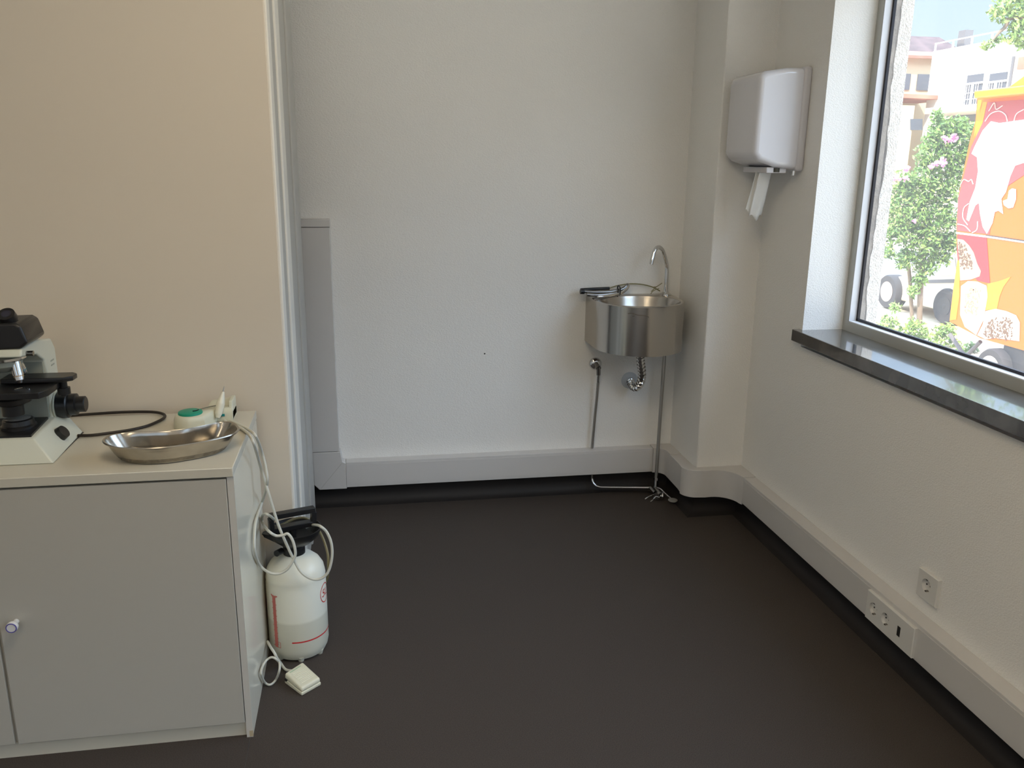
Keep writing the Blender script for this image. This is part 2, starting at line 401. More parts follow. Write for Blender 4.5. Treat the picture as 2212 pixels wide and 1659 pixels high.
# ------------------------------------------------------------------ cable trunking
tr = thing('cable_trunking', 'pale grey plastic trunking round the foot of the walls with an upright branch at left', 'cable trunking', (0.6, 3.72, 0.1))
def ribbon(outer, inner, z0, z1):
    mb = MB(); pts = list(outer) + list(reversed(inner))
    mb.prism([(p[0], p[1], z0) for p in pts], (0, 0, z1 - z0)); return mb
ZT0, ZT1 = 0.098, 0.217
def arc(cx, cy, r, a0, a1, n=8): return [(cx + r * math.cos(math.radians(a0 + (a1 - a0) * i / n)), cy + r * math.sin(math.radians(a0 + (a1 - a0) * i / n))) for i in range(n + 1)]
YO, XO = 3.695, 1.600
G = 0.0012
ribbon([(-0.11, YO), (1.335, YO)], [(-0.11, YB), (1.335, YB)], ZT0, ZT1).part('straight_run', M_trunk, tr, bevel=0.002)
# front lid, a thin step
MB().box((-0.11, YO - 0.002, ZT0 + 0.012), (1.335, YO, ZT1 - 0.012)).part('trunking_lid', M_trunk, tr)
mb = MB(); mb.prism([(-0.255, YO - 0.001, 0.118), (-0.232, YO - 0.001, 0.092), (-0.11, YO - 0.001, 0.092), (-0.11, YO - 0.001, 0.215), (-0.125, YO - 0.001, 0.222), (-0.132, YO - 0.001, 0.27), (-0.255, YO - 0.001, 0.27)], (0, 0.056, 0)); mb.part('elbow', M_trunk, tr, bevel=0.003)
MB().tube([(-0.128, YO - 0.002, 0.216), (-0.226, YO - 0.002, 0.098)], 0.0006, 6, 0).part('mitre_line', M_trimd, tr)
MB().box((-0.255, YO, 0.272), (-0.138, YB, 1.262)).part('upright_run', M_trunk, tr, bevel=0.002)
MB().box((-0.257, YO - 0.002, 1.264), (-0.136, YB, 1.296)).part('end_cap', M_trunk, tr, bevel=0.003)
ribbon([(1.337, YO - 0.001)] + arc(1.337, 3.645, 0.049, 90, 0)[1:] + [(1.386, 3.60)], [(1.337, YB), (XP, YB), (XP, 3.60)], 0.094, ZT1 + 0.002).part('inner_corner_piece', M_trunk, tr, bevel=0.0015)
ribbon([(1.384, 3.598), (1.382, 3.47), (1.378, 3.43)], [(XP, 3.598), (XP, 3.43), (XP, 3.425)], 0.096, ZT1).part('short_run', M_trunk, tr, bevel=0.0015)
ribbon(arc(1.438, 3.43, 0.063, 183, 262) + [(1.47, 3.362), (1.50, 3.364)] + arc(1.50, 3.27, 0.094, 90, 5)[1:] + [(1.599, 3.262)], [(XP, 3.428), (XP, YP), (XR, YP), (XR, 3.262)], 0.092, ZT1 + 0.003).part('outer_corner_piece', M_trunk, tr, bevel=0.0015)
ribbon([(1.599, 3.260), (1.599, -2.99)], [(XR, 3.260), (XR, -2.99)], 0.100, ZT1 + 0.001).part('straight_run', M_trunk, tr, bevel=0.002)
MB().box((1.5972, -2.99, 0.112), (1.600, 3.258, 0.207)).part('trunking_lid', M_trunk, tr)

# ------------------------------------------------------------------ sockets
HR = 0.0205
def plate(parent, x0, x1, z0, z1, cells, name='cover_plate'):
    # one plate whose front face really opens into the socket wells
    mb = MB(); N = 40
    for (y0, y1, hole) in cells:
        if hole is None:
            mb.add([(x0, y0, z0), (x0, y1, z0), (x0, y1, z1), (x0, y0, z1)], [(0, 1, 2, 3)]); continue
        yc, zc = hole; ro = []; ri = []; rd = []
        for k in range(N):
            t = 2 * PI * (k + .5) / N; c, s_ = math.cos(t), math.sin(t)
            d = min(((y1 - yc) / c) if c > 1e-9 else ((y0 - yc) / c if c < -1e-9 else 9), ((z1 - zc) / s_) if s_ > 1e-9 else ((z0 - zc) / s_ if s_ < -1e-9 else 9))
            ro.append((x0, yc + d * c, zc + d * s_)); ri.append((x0, yc + HR * c, zc + HR * s_)); rd.append((x0 + .0098, yc + HR * .97 * c, zc + HR * .97 * s_))
        mb.loft([ro, ri, rd], False, True)
        for (yy, zz) in ((y0, z0), (y1, z0), (y1, z1), (y0, z1)):     # close the four corners
            near = sorted(ro, key=lambda p: (p[1] - yy) ** 2 + (p[2] - zz) ** 2)[:2]
            mb.add([(x0, yy, zz), near[0], near[1]], [(0, 1, 2)])
    ya, yb = cells[0][0], cells[-1][1]
    b = .002
    f = [(x0, ya, z0), (x0, yb, z0), (x0, yb, z1), (x0, ya, z1)]; g_ = [(x0 + b, ya - b, z0 - b), (x0 + b, yb + b, z0 - b), (x0 + b, yb + b, z1 + b), (x0 + b, ya - b, z1 + b)]
    h_ = [(x1, p[1], p[2]) for p in g_]
    mb.loft([f, g_, h_], False, False)
    return mb.part(name, M_plast, parent, fix=False)
def socket(x, yc, zc, parent):
    for dy in (-0.0085, 0.0085): MB().cyl((x + 0.0085, yc + dy, zc), (x + 0.0097, yc + dy, zc), 0.0028, n=12).part('pin_hole', M_dark, parent)
    for s_ in (1, -1): MB().box((x + .0005, yc - 0.0035, zc + s_ * 0.0185 - 0.0018), (x + .0095, yc + 0.0035, zc + s_ * 0.0185 + 0.0018)).part('earth_clip', M_dchrome, parent)
s1 = thing('wall_socket', 'white single power socket on the window wall, just above the cable trunking', 'power socket', (1.655, 2.084, 0.313))
pp_ = plate(s1, 1.643, 1.6555, 0.270, 0.356, [(2.040, 2.128, (2.089, .316))])
socket(1.643, 2.089, 0.316, pp_)
s2 = thing('socket_strip', 'white double power socket with black data port set into the trunking face', 'power socket', (1.6, 2.16, 0.155))
pp_ = plate(s2, 1.586, 1.598, 0.108, 0.203, [(2.038, 2.135, None), (2.135, 2.205, (2.178, .156)), (2.205, 2.281, (2.243, .156))])
socket(1.586, 2.243, 0.156, pp_); socket(1.586, 2.178, 0.156, pp_)
MB().box((1.5848, 2.099, 0.140), (1.5875, 2.113, 0.172)).part('data_port', M_dark, s2)

# ------------------------------------------------------------------ sink
sk = thing('sink', 'small D-shaped stainless steel wash basin mounted on the back wall beside the pillar', 'sink', (1.19, 3.75, 0.955))
XC, HW, YC0 = 1.190, 0.197, 3.577
ZS1, ZS0 = 0.955, 0.742
def outl(n_side=6, n_arc=48, off=0.0):
    p = []
    for i in range(n_side): p.append((XC - HW + off, YB - (YB - YC0) * i / n_side))
    for i in range(n_arc + 1):
        t = PI + PI * i / n_arc
        p.append((XC + (HW - off) * math.cos(t), YC0 + (HW - off) * math.sin(t)))
    for i in range(n_side): p.append((XC + HW - off, YC0 + (YB - YC0) * (i + 1) / n_side))
    for i in range(1, 12): p.append((XC + HW - off - 2 * (HW - off) * i / 12, YB))
    return p
ol = outl(); oi = outl(off=0.003)
bc = (1.190, 3.555); rx, ry = 0.176, 0.146
def ell(k, z, kx=None, dy=0.0):
    out = []
    for (x, y) in oi:
        t = math.atan2((y - bc[1]) / ry, (x - bc[0]) / rx)
        out.append((bc[0] + rx * k * math.cos(t), bc[1] + dy + ry * k * math.sin(t), z))
    return out
mb = MB()
mb.loft([[(x, y, ZS0) for x, y in ol], [(x, y, ZS1 - 0.003) for x, y in ol], [(x, y, ZS1) for x, y in oi]], True, False)
mb.part('basin_apron', M_steel, sk, smooth=35)
mb = MB()
mb.loft([[(x, y, ZS1) for x, y in oi], ell(1.03, ZS1), ell(1.0, ZS1 - 0.003), ell(0.975, ZS1 - 0.015), ell(0.93, ZS1 - 0.05), ell(0.83, ZS1 - 0.09), ell(0.6, ZS1 - 0.12), ell(0.3, ZS1 - 0.13), ell(0.12, ZS1 - 0.132)], False, True)
mb.part('bowl', M_bowl, sk, smooth=35)
MB().lathe([(0.022, 0), (0.022, 0.003), (0.015, 0.004)], (1.19, 3.555, ZS1 - 0.1325), 24).part('drain_plug', M_chrome, sk, smooth=30)
fa = MB()
fx, fy = 1.355, 3.702
fa.tube([(fx, fy, 0.965), (fx, fy, 1.02), (fx, fy, 1.075), (fx - .001, fy - .001, 1.085), (1.349, 3.697, 1.100), (1.340, 3.689, 1.120), (1.327, 3.678, 1.146), (1.316, 3.669, 1.163), (1.305, 3.661, 1.172), (1.291, 3.652, 1.177), (1.277, 3.643, 1.172), (1.269, 3.638, 1.160), (1.264, 3.635, 1.146), (1.258, 3.630, 1.126), (1.252, 3.626, 1.104)], 0.0092, 16, 4)
fo = fa.part('faucet', M_chrome, sk, smooth=50)
MB().lathe([(0.024, 0), (0.024, 0.006), (0.018, 0.010), (0.014, 0.014)], (fx, fy, 0.955), 28).part('faucet_base', M_chrome, fo, smooth=30)
MB().cyl((1.3375, 3.690, 0.960), (1.3375, 3.678, 0.974), 0.005, n=12).part('fixing_screw', M_chrome, fo)
dr = MB(); dr.cyl((1.205, 3.57, 0.742), (1.206, 3.572, 0.700), 0.0185, n=24)
dr.part('drain_coupling', M_dchrome, sk, smooth=30)
dr = MB()
dr.tube([(1.206, 3.574, 0.702), (1.211, 3.578, 0.672), (1.219, 3.584, 0.640), (1.226, 3.594, 0.605), (1.227, 3.612, 0.568), (1.222, 3.640, 0.541), (1.217, 3.672, 0.530), (1.216, 3.70, 0.534), (1.218, 3.735, 0.544)], 0.0148, 20, 12, ridge=0.0045, ridge_every=3)
dp = dr.part('corrugated_drain_hose', M_chrome, sk, smooth=25)
MB().lathe([(0.040, 0.001), (0.040, -0.004), (0.034, -0.011), (0.018, -0.014)], (1.218, YB, 0.544), 32, axis='y').part('wall_rose', M_rose, dp, smooth=40)
# faint smudge scratched on the front of the apron
def on_apron(a, z, r=HW + 0.0006): return (XC + r * math.sin(a), YC0 - r * math.cos(a), z)
mk = MB()
mk.tube([on_apron(-0.55, 0.925), on_apron(-0.45, 0.928), on_apron(-0.35, 0.922), on_apron(-0.20, 0.920), on_apron(-0.10, 0.914)], 0.0014, 6, 3)
mk.tube([on_apron(-0.45, 0.915), on_apron(-0.40, 0.917)], 0.001, 6, 0)
mk.part('dark_smudge', mat('brown smudge', (0.12, 0.09, 0.06), 0.5), sk)

# tied bundle of chrome hose on the left deck
hb = thing('hose_bundle', 'folded dark chrome hoses tied together on the left end of the basin', 'hose', (1.06, 3.70, 0.955))
b_ = MB(); b_.tube([(0.965, 3.690, 0.978), (1.03, 3.690, 0.974), (1.10, 3.694, 0.976), (1.145, 3.700, 0.984), (1.168, 3.706, 0.998), (1.176, 3.712, 1.004)], 0.0075, 12, 5); b_.part('hose_length', M_dchrome, hb, smooth=50)
b_ = MB(); b_.tube([(0.975, 3.668, 0.968), (1.03, 3.668, 0.964), (1.09, 3.678, 0.968), (1.135, 3.690, 0.976)], 0.0085, 12, 5); b_.part('hose_length', M_dchrome, hb, smooth=50)
b_ = MB(); b_.tube([(1.015, 3.63, 0.963), (1.055, 3.640, 0.963), (1.10, 3.664, 0.966), (1.14, 3.680, 0.972), (1.172, 3.700, 0.990), (1.178, 3.712, 1.004)], 0.007, 12, 5); b_.part('hose_length', M_chrome, hb, smooth=50)
b_ = MB(); b_.tube([(0.955, 3.705, 0.984), (1.02, 3.708, 0.986), (1.09, 3.708, 0.988)], 0.007, 12, 4); b_.part('hose_length', M_black, hb, smooth=50)
b_ = MB(); b_.cyl((0.950, 3.689, 0.978), (0.967, 3.690, 0.978), 0.0115, n=16); b_.part('end_nut', M_black, hb, smooth=30)
b_ = MB(); b_.tube([(1.128, 3.672, 0.963), (1.130, 3.672, 0.992), (1.131, 3.712, 1.000), (1.130, 3.716, 0.966)], 0.0028, 8, 3, closed=True); b_.part('cable_tie', M_black, hb)
tt = MB(); tt.tube([(1.085, 3.722, 0.984), (1.13, 3.728, 0.996), (1.19, 3.735, 1.003), (1.25, 3.735, 1.000), (1.30, 3.728, 0.988), (1.333, 3.716, 0.971)], 0.0026, 8, 6)
to = tt.build('thin_tube', M_tubeg, smooth=50); tag(to, 'thin yellowish plastic tube arching behind the basin to the foot of the tap', 'tube')
tw = MB()
for q in ([(1.325, 3.71, 0.984), (1.295, 3.70, 0.975), (1.28, 3.69, 0.963)], [(1.305, 3.72, 0.990), (1.31, 3.70, 0.994), (1.335, 3.70, 1.010)], [(1.285, 3.70, 0.972), (1.31, 3.71, 0.990)]): tw.tube(q, 0.0018, 6, 3)
tag(tw.build('wire_ties', M_tubeg), 'small tangle of dark green wire ends beside the foot of the tap', 'wire')

# wall valve and supply hose
sv = thing('supply_valve', 'round chrome wall valve with a steel hose running down into the trunking', 'valve', (1.051, 3.75, 0.62))
MB().lathe([(0.030, 0.001), (0.030, -0.004), (0.024, -0.012), (0.013, -0.016)], (1.048, YB, 0.630), 32, axis='y').part('wall_flange', M_chrome, sv, smooth=40)
v_ = MB(); v_.cyl((1.048, 3.735, 0.630), (1.052, 3.700, 0.618), 0.0115, n=16); v_.cyl((1.052, 3.706, 0.625), (1.054, 3.708, 0.585), 0.0105, 0.0095, n=16); v_.part('valve_body', M_dchrome, sv, smooth=30)
v_ = MB()
v_.tube([(1.054, 3.708, 0.587), (1.055, 3.712, 0.55)], 0.0075, 14, 8, ridge=0.0012, ridge_every=1); v_.part('hose_ferrule', M_chrome, sv, smooth=30)
v_ = MB(); v_.tube([(1.055, 3.712, 0.552), (1.053, 3.716, 0.48), (1.049, 3.72, 0.40), (1.043, 3.722, 0.28), (1.040, 3.722, 0.222)], 0.0066, 12, 5); v_.part('steel_hose', M_nickel, sv, smooth=50)

# foot valve with riser tube and floor pipe
fv = thing('foot_valve', 'chrome foot-operated water valve on the floor under the basin, with riser tube and round pedal', 'valve', (1.32, 3.61, 0.0))
f_ = MB(); f_.tube([(1.357, 3.672, 0.742), (1.352, 3.665, 0.55), (1.345, 3.655, 0.30), (1.338, 3.640, 0.075)], 0.0082, 14, 4); f_.part('riser_tube', M_nickel, fv, smooth=50)
f_ = MB()
f_.tube([(1.0425, 3.712, 0.10), (1.043, 3.710, 0.072), (1.050, 3.700, 0.050), (1.070, 3.690, 0.038), (1.105, 3.684, 0.035), (1.20, 3.670, 0.034), (1.315, 3.650, 0.034)], 0.0062, 12, 6); f_.part('floor_pipe', M_chrome, fv, smooth=50)
f_ = MB(); f_.cyl((1.338, 3.640, 0.085), (1.334, 3.630, 0.035), 0.0115, n=14); f_.cyl((1.338, 3.640, 0.088), (1.3375, 3.638, 0.076), 0.014, n=6); f_.cyl((1.315, 3.650, 0.034), (1.327, 3.615, 0.022), 0.010, n=14); f_.cyl((1.334, 3.630, 0.04), (1.342, 3.575, 0.026), 0.010, n=14); f_.part('valve_body', M_dchrome, fv, smooth=30)
f_ = MB(); f_.cyl((1.332, 3.577, 0.022), (1.320, 3.570, 0.022), 0.018, n=20); f_.cyl((1.346, 3.572, 0.022), (1.352, 3.570, 0.022), 0.016, n=20); f_.part('spring_housing', M_chrome, fv, smooth=30)
f_ = MB(); f_.tube([(1.318, 3.60, 0.02), (1.285, 3.590, 0.012), (1.27, 3.587, 0.004)], 0.003, 8, 3); f_.tube([(1.318, 3.575, 0.02), (1.30, 3.560, 0.010), (1.286, 3.557, 0.004)], 0.003, 8, 3); f_.part('mounting_foot', M_chrome, fv)
f_ = MB(); f_.tube([(1.336, 3.625, 0.045), (1.350, 3.60, 0.044), (1.362, 3.572, 0.034), (1.378, 3.540, 0.022)], 0.0042, 10, 4); f_.part('pedal_arm', M_chrome, fv)
MB().lathe([(0.018, -0.004), (0.022, 0.0), (0.022, 0.003), (0.018, 0.005), (0.010, 0.0035)], (1.383, 3.522, 0.018), 28).part('pedal', mat('grey rubber pedal', (0.35, 0.34, 0.32), 0.45), fv, smooth=30)

# ------------------------------------------------------------------ towel dispenser
dd = thing('paper_towel_dispenser', 'glossy white paper towel dispenser fixed on the window wall next to the window', 'towel dispenser', (1.655, 3.24, 1.70))
def xz(y, pts): return [(x, y, z) for x, z in pts]
cov = [(1.645, 1.520), (1.645, 1.888), (1.618, 1.888), (1.560, 1.886), (1.475, 1.872), (1.452, 1.858), (1.450, 1.575), (1.475, 1.552), (1.545, 1.530)]
MB().prism(xz(3.105, cov), (0, 0.275, 0)).part('cover', M_disp, dd, bevel=0.020, seg=5)
bk = [(1.622, 1.516), (1.656, 1.516), (1.656, 1.892), (1.622, 1.892)]
MB().prism(xz(3.0985, bk), (0, 0.288, 0)).part('back_plate', M_disps, dd, bevel=0.012, seg=4)
lk = MB(); lk.lathe([(0.012, -0.012), (0.012, 0.003)], (1.560, 3.13, 1.524), 20, sx=1.0, sy=0.8); lk.part('lock', mat('dark lock', (0.05, 0.045, 0.03), 0.4), dd)
MB().box((1.520, 3.13, 1.508), (1.60, 3.34, 1.530)).part('outlet_tray', M_disps, dd, bevel=0.003)
MB().cyl((1.628, 3.125, 1.500), (1.628, 3.125, 1.518), 0.008, n=14).part('window_knob', M_chrome, dd, smooth=30)
pt = MB()
def sheet(x0, x1, y, ztop, zb, skew, wav):
    nx, nz = 10, 14; vs = []; fs = []
    for j in range(nz + 1):
        for i in range(nx + 1):
            u = i / nx; w = j / nz
            vs.append((x0 + (x1 - x0) * u + skew * w, y + wav * math.sin(u * 5 + w * 2) * w + 0.02 * w, ztop + (zb - ztop) * w + 0.012 * math.sin(u * 9) * (w > 0.95)))
    for j in range(nz):
        for i in range(nx): k = j * (nx + 1) + i; fs.append((k, k + 1, k + nx + 2, k + nx + 1))
    return vs, fs
pt.add(*sheet(1.525, 1.575, 3.20, 1.515, 1.335, -0.018, 0.008)); pt.add(*sheet(1.518, 1.545, 3.215, 1.515, 1.355, -0.022, 0.006))
o = pt.build('paper_towel', M_paper, smooth=60, solid=0.0008); tag(o, 'strip of white paper towel hanging out of the wall dispenser', 'paper towel')

# ------------------------------------------------------------------ cabinet
cb = thing('cabinet', 'low cream laminate cabinet with two grey-beige doors against the left partition', 'cabinet', (-0.95, 2.36, 0))
XL, XRc, YF, YBk, ZC = -1.56, -0.343, 2.112, 2.618, 0.790
mb = MB(); mb.hexa([(XL, YF - .004, 0.765), (XRc, YF - .004, 0.765), (XRc, YBk, 0.765), (XL, YBk, 0.765), (XL, YF - .004, ZC), (XRc, YF - .004, ZC), (XRc, YBk, ZC), (XL, YBk, ZC)])
mb.part('worktop', M_cab, cb, bevel=0.002, seg=2)
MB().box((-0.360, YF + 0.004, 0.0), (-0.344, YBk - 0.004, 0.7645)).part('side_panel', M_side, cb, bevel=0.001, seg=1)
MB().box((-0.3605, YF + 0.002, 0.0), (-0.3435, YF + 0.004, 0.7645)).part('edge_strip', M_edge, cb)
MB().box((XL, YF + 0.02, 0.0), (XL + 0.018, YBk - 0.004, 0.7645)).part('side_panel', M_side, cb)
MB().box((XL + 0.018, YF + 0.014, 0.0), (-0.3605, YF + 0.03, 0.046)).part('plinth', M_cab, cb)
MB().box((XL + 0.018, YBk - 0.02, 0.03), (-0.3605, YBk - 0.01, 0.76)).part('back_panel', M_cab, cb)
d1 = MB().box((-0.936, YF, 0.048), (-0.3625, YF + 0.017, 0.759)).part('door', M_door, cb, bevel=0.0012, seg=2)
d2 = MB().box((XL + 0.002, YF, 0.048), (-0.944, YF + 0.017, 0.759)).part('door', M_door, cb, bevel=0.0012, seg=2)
MB().box((-0.9445, YF + 0.012, 0.048), (-0.9355, YF + 0.018, 0.76)).part('door_gap', M_edge, cb)
def knob(d, x, z):
    k = MB(); k.lathe([(0.007, 0.0), (0.007, -0.012), (0.013, -0.020), (0.0145, -0.027), (0.013, -0.032), (0.0115, -0.0335)], (x, YF, z), 28, axis='y'); ko = k.part('knob', M_knob, d, smooth=35)
    r_ = MB(); r_.tube([(x + 0.0118 * math.cos(a * PI / 12), YF - 0.0333, z + 0.0118 * math.sin(a * PI / 12)) for a in range(24)], 0.0014, 6, 0, closed=True); r_.part('blue_ring', M_blue, d)
knob(d1, -0.896, 0.405); knob(d2, -0.99, 0.405)
# small chips at the foot of the side panel
MB().box((-0.353, YF + 0.0015, 0.002), (-0.3432, YF + 0.006, 0.020)).part('worn_corner', mat('bare chipboard', (0.50, 0.40, 0.26), 0.8), cb)

# ------------------------------------------------------------------ microscope
mc = thing('microscope', 'cream and black microscope standing at the left end of the cabinet top', 'microscope', (-0.91, 2.33, 0.79))
Xm = -0.912
mb = MB(); zb = 0.7905
mb.hexa([(Xm - .122, 2.200, zb), (Xm + .122, 2.200, zb), (Xm + .116, 2.460, zb), (Xm - .116, 2.460, zb), (Xm - .070, 2.232, .850), (Xm + .070, 2.232, .850), (Xm + .078, 2.440, .862), (Xm - .078, 2.440, .862)])
mb.part('base', M_scope, mc, bevel=0.004)
MB().box((Xm - .118, 2.206, .7902), (Xm + .118, 2.455, .7925)).part('base_pad', M_black, mc)
MB().hexa([(Xm - .062, 2.240, .850), (Xm + .062, 2.240, .850), (Xm + .060, 2.375, .857), (Xm - .060, 2.375, .857), (Xm - .062, 2.240, .856), (Xm + .062, 2.240, .856), (Xm + .060, 2.375, .864), (Xm - .060, 2.375, .864)]).part('lamp_deck', M_black, mc, bevel=0.001)
lp = MB().lathe([(0.042, 0), (0.042, 0.008), (0.038, 0.012), (0.036, 0.024), (0.031, 0.026)], (Xm + 0.01, 2.31, .856), 36).part('lamp_housing', M_blackm, mc, smooth=30)
MB().lathe([(0.030, 0.0), (0.020, 0.003)], (Xm + 0.01, 2.31, .8822), 32).part('lamp_lens', mat('lens glass', (0.20, 0.20, 0.19), 0.05), lp, smooth=60)
pr = [(2.455, .85), (2.462, .90), (2.462, 1.035), (2.440, 1.066), (2.33, 1.083), (2.235, 1.080), (2.225, 1.062), (2.33, 1.046), (2.375, 1.020), (2.385, .98), (2.385, .85)]
mb = MB(); mb.prism([(Xm - .070, y, z) for y, z in pr], (0.140, 0, 0)); ar = mb.part('arm', M_scope, mc, bevel=0.005)
MB().box((Xm - .062, 2.376, .862), (Xm + .062, 2.388, 1.03)).part('arm_front', M_scopeg, mc)
for k in range(2): MB().box((Xm + .0698, 2.415, 1.006 - k * .012), (Xm + .0706, 2.440, 1.010 - k * .012)).part('grey_lettering', M_scopeg, ar)
kn = MB(); kn.cyl((Xm + .040, 2.262, 1.064), (Xm + .083, 2.262, 1.064), .0040, n=12); kn.cyl((Xm + .066, 2.262, 1.064), (Xm + .086, 2.262, 1.064), .0065, n=16); kn.part('clamp_screw', M_dchrome, mc, smooth=30)
# nosepiece and objectives
MB().lathe([(0.052, 0.0), (0.058, 0.004), (0.058, 0.010), (0.046, 0.014)], (Xm, 2.285, 1.044), 40).part('nosepiece_ring', M_chrome, mc, smooth=30)
MB().lathe([(0.020, -0.030), (0.046, -0.012), (0.050, 0.002)], (Xm, 2.285, 1.044), 40).part('nosepiece', M_scopeg, mc, smooth=30)
def objective(x, y, z, dx, dy, L, ring):
    a = Vector((x, y, z)); d = Vector((dx, dy, -1)).normalized()
    ob = MB(); ob.cyl(a, a + d * L * .18, .0135, n=20); ob.cyl(a + d * L * .18, a + d * L * .62, .0125, n=20); ob.cyl(a + d * L * .62, a + d * L * .86, .0118, .0105, n=20); ob.cyl(a + d * L * .86, a + d * L, .0085, .005, n=20)
    oo = ob.part('objective', M_chrome, mc, smooth=30)
    MB().cyl(a + d * L * .66, a + d * L * .69, .0121, n=20).part('colour_ring', ring, oo)
objective(Xm + .036, 2.272, 1.040, .20, -.18, .054, mat('ochre ring', (.45, .28, .10), .4))
objective(Xm - .004, 2.245, 1.036, -.32, -.35, .048, mat('red ring', (.45, .06, .04), .4))
objective(Xm - .034, 2.285, 1.036, -.40, .0, .044, M_blue)
objective(Xm + .022, 2.318, 1.036, .22, .35, .046, mat('teal ring', (.10, .30, .34), .4))
# head and eyepieces
mb = MB(); hp = [(-.090, 1.088), (-.072, 1.076), (.066, 1.080), (.086, 1.096), (.074, 1.138), (.062, 1.146), (-.075, 1.143)]
mb.prism([(Xm + x, 2.235, z) for x, z in hp], (0, 0.125, 0)); mb.part('viewing_head', M_blackm, mc, bevel=0.006)
MB().lathe([(0.046, -.006), (0.050, 0.0), (0.048, .012)], (Xm, 2.285, 1.070), 36).part('head_collar', M_blackm, mc, smooth=30)
for sx_ in (1, -1):
    a = Vector((Xm + sx_ * .039, 2.285, 1.126)); d = Vector((0, -.62, .78)).normalized()
    e_ = MB(); e_.cyl(a, a + d * .040, .019, n=28); e_.cyl(a + d * .034, a + d * .052, .0215, .0195, n=28); eo = e_.part('eyepiece', M_blackm, mc, smooth=30)
    MB().cyl(a + d * .0521, a + d * .0525, .011, n=20).part('eye_lens', mat('eye lens glass', (.03, .03, .05), .05), eo)
# stage
mb = MB(); mb.prism([(Xm - .12, 2.225, .954), (Xm + .098, 2.225, .954), (Xm + .112, 2.25, .954), (Xm + .112, 2.36, .954), (Xm - .12, 2.36, .954)], (0, 0, .017)); mb.part('stage', M_blackm, mc, bevel=0.002)
mb = MB(); mb.prism([(Xm - .02, 2.31, .974), (Xm + .130, 2.31, .974), (Xm + .150, 2.325, .974), (Xm + .152, 2.355, .974), (Xm + .138, 2.37, .974), (Xm - .02, 2.37, .974)], (0, 0, .013)); mb.part('slide_holder', M_blackm, mc, bevel=0.002)
MB().tube([(Xm + .03, 2.262, .972), (Xm + .048, 2.270, .973), (Xm + .065, 2.262, .972)], .0015, 6, 5).part('slide_clip', M_chrome, mc)
mb = MB(); mb.lathe([(0.030, 0), (0.046, 0.008), (0.048, 0.020), (0.040, 0.030)], (Xm + .005, 2.30, .922), 36); mb.cyl((Xm + .005, 2.30, .895), (Xm + .005, 2.30, .93), .026, n=28); mb.part('condenser', M_blackm, mc, smooth=30)
MB().hexa([(Xm + .045, 2.345, .94), (Xm + .105, 2.345, .955), (Xm + .105, 2.365, .955), (Xm + .045, 2.365, .94), (Xm + .045, 2.345, .953), (Xm + .105, 2.345, .953), (Xm + .105, 2.365, .953), (Xm + .045, 2.365, .953)]).part('stage_bracket', M_blackm, mc)
mb = MB(); mb.cyl((Xm + .118, 2.345, .930), (Xm + .118, 2.345, .972), .010, n=18); mb.cyl((Xm + .118, 2.345, .935), (Xm + .118, 2.345, .952), .016, n=22); mb.part('stage_control', M_black, mc, smooth=30)
# focus knobs
mb = MB(); mb.lathe([(0.033, .0), (.040, .002), (.040, .005)], (Xm + .0695, 2.42, .884), 40, axis='x'); mb.part('knob_flange', M_scope, mc, smooth=30)
mb = MB(); mb.lathe([(0.030, .0), (.037, .002), (.037, .026), (.034, .029), (.030, .030)], (Xm + .074, 2.42, .884), 40, axis='x'); mb.part('coarse_focus_knob', M_black, mc, smooth=30)
mb = MB(); mb.lathe([(.030, .0), (.030, .018), (.022, .020), (.022, .040), (.019, .042)], (Xm + .103, 2.42, .884), 36, axis='x'); mb.part('fine_focus_knob', M_black, mc, smooth=30)
# lamp brightness knob on the slanting right side
bn = MB(); a = Vector((Xm + .096, 2.335, .824)); d = Vector((.80, -.10, .60)).normalized()
bn.cyl(a, a + d * .018, .0195, .0175, n=24); bn.part('brightness_knob', M_black, mc, smooth=30)
bn = MB(); bn.cyl(a - d * .002, a + d * .0015, .026, n=4); bn.part('dial_plate', M_scopeg, mc)
pc = MB(); pc.tube([(-0.8780, 2.6114, 0.7965)] + [(-0.8099, 2.6215, 0.7965), (-0.7400, 2.6292, 0.7965), (-0.6730, 2.6253, 0.7965), (-0.6303, 2.6122, 0.7965), (-0.6046, 2.5845, 0.7965), (-0.5988, 2.5505, 0.7965), (-0.6094, 2.5149, 0.7965), (-0.6318, 2.4731, 0.7965), (-0.6683, 2.4432, 0.7965), (-0.7124, 2.4238, 0.7965), (-0.7567, 2.4090, 0.7965)] + [(-0.7954, 2.4101, 0.7965)], .0042, 10, 6)
tag(pc.build('power_cord', M_cord, smooth=50), 'looped dark brown power cord lying behind the microscope on the cabinet', 'cord')

# ------------------------------------------------------------------ kidney dish
kd = thing('kidney_dish', 'shiny stainless steel kidney dish in front of the cream dental unit on the cabinet', 'kidney dish', (-0.5, 2.27, 0.79))
rim = [(-0.6735, 2.2165, 0.8420), (-0.6728, 2.2391, 0.8420), (-0.6592, 2.2603, 0.8420), (-0.6279, 2.2718, 0.8420), (-0.5763, 2.2727, 0.8420), (-0.5242, 2.2736, 0.8420), (-0.4797, 2.2857, 0.8420), (-0.4365, 2.3109, 0.8420), (-0.3980, 2.3353, 0.8420), (-0.3688, 2.3271, 0.8420), (-0.3506, 2.2909, 0.8420), (-0.3450, 2.2574, 0.8420), (-0.3593, 2.2156, 0.8420), (-0.3982, 2.1826, 0.8420), (-0.4502, 2.1563, 0.8420), (-0.5022, 2.1382, 0.8420), (-0.5618, 2.1357, 0.8420), (-0.6143, 2.1500, 0.8420), (-0.6462, 2.1724, 0.8420), (-0.6638, 2.1930, 0.8420)]
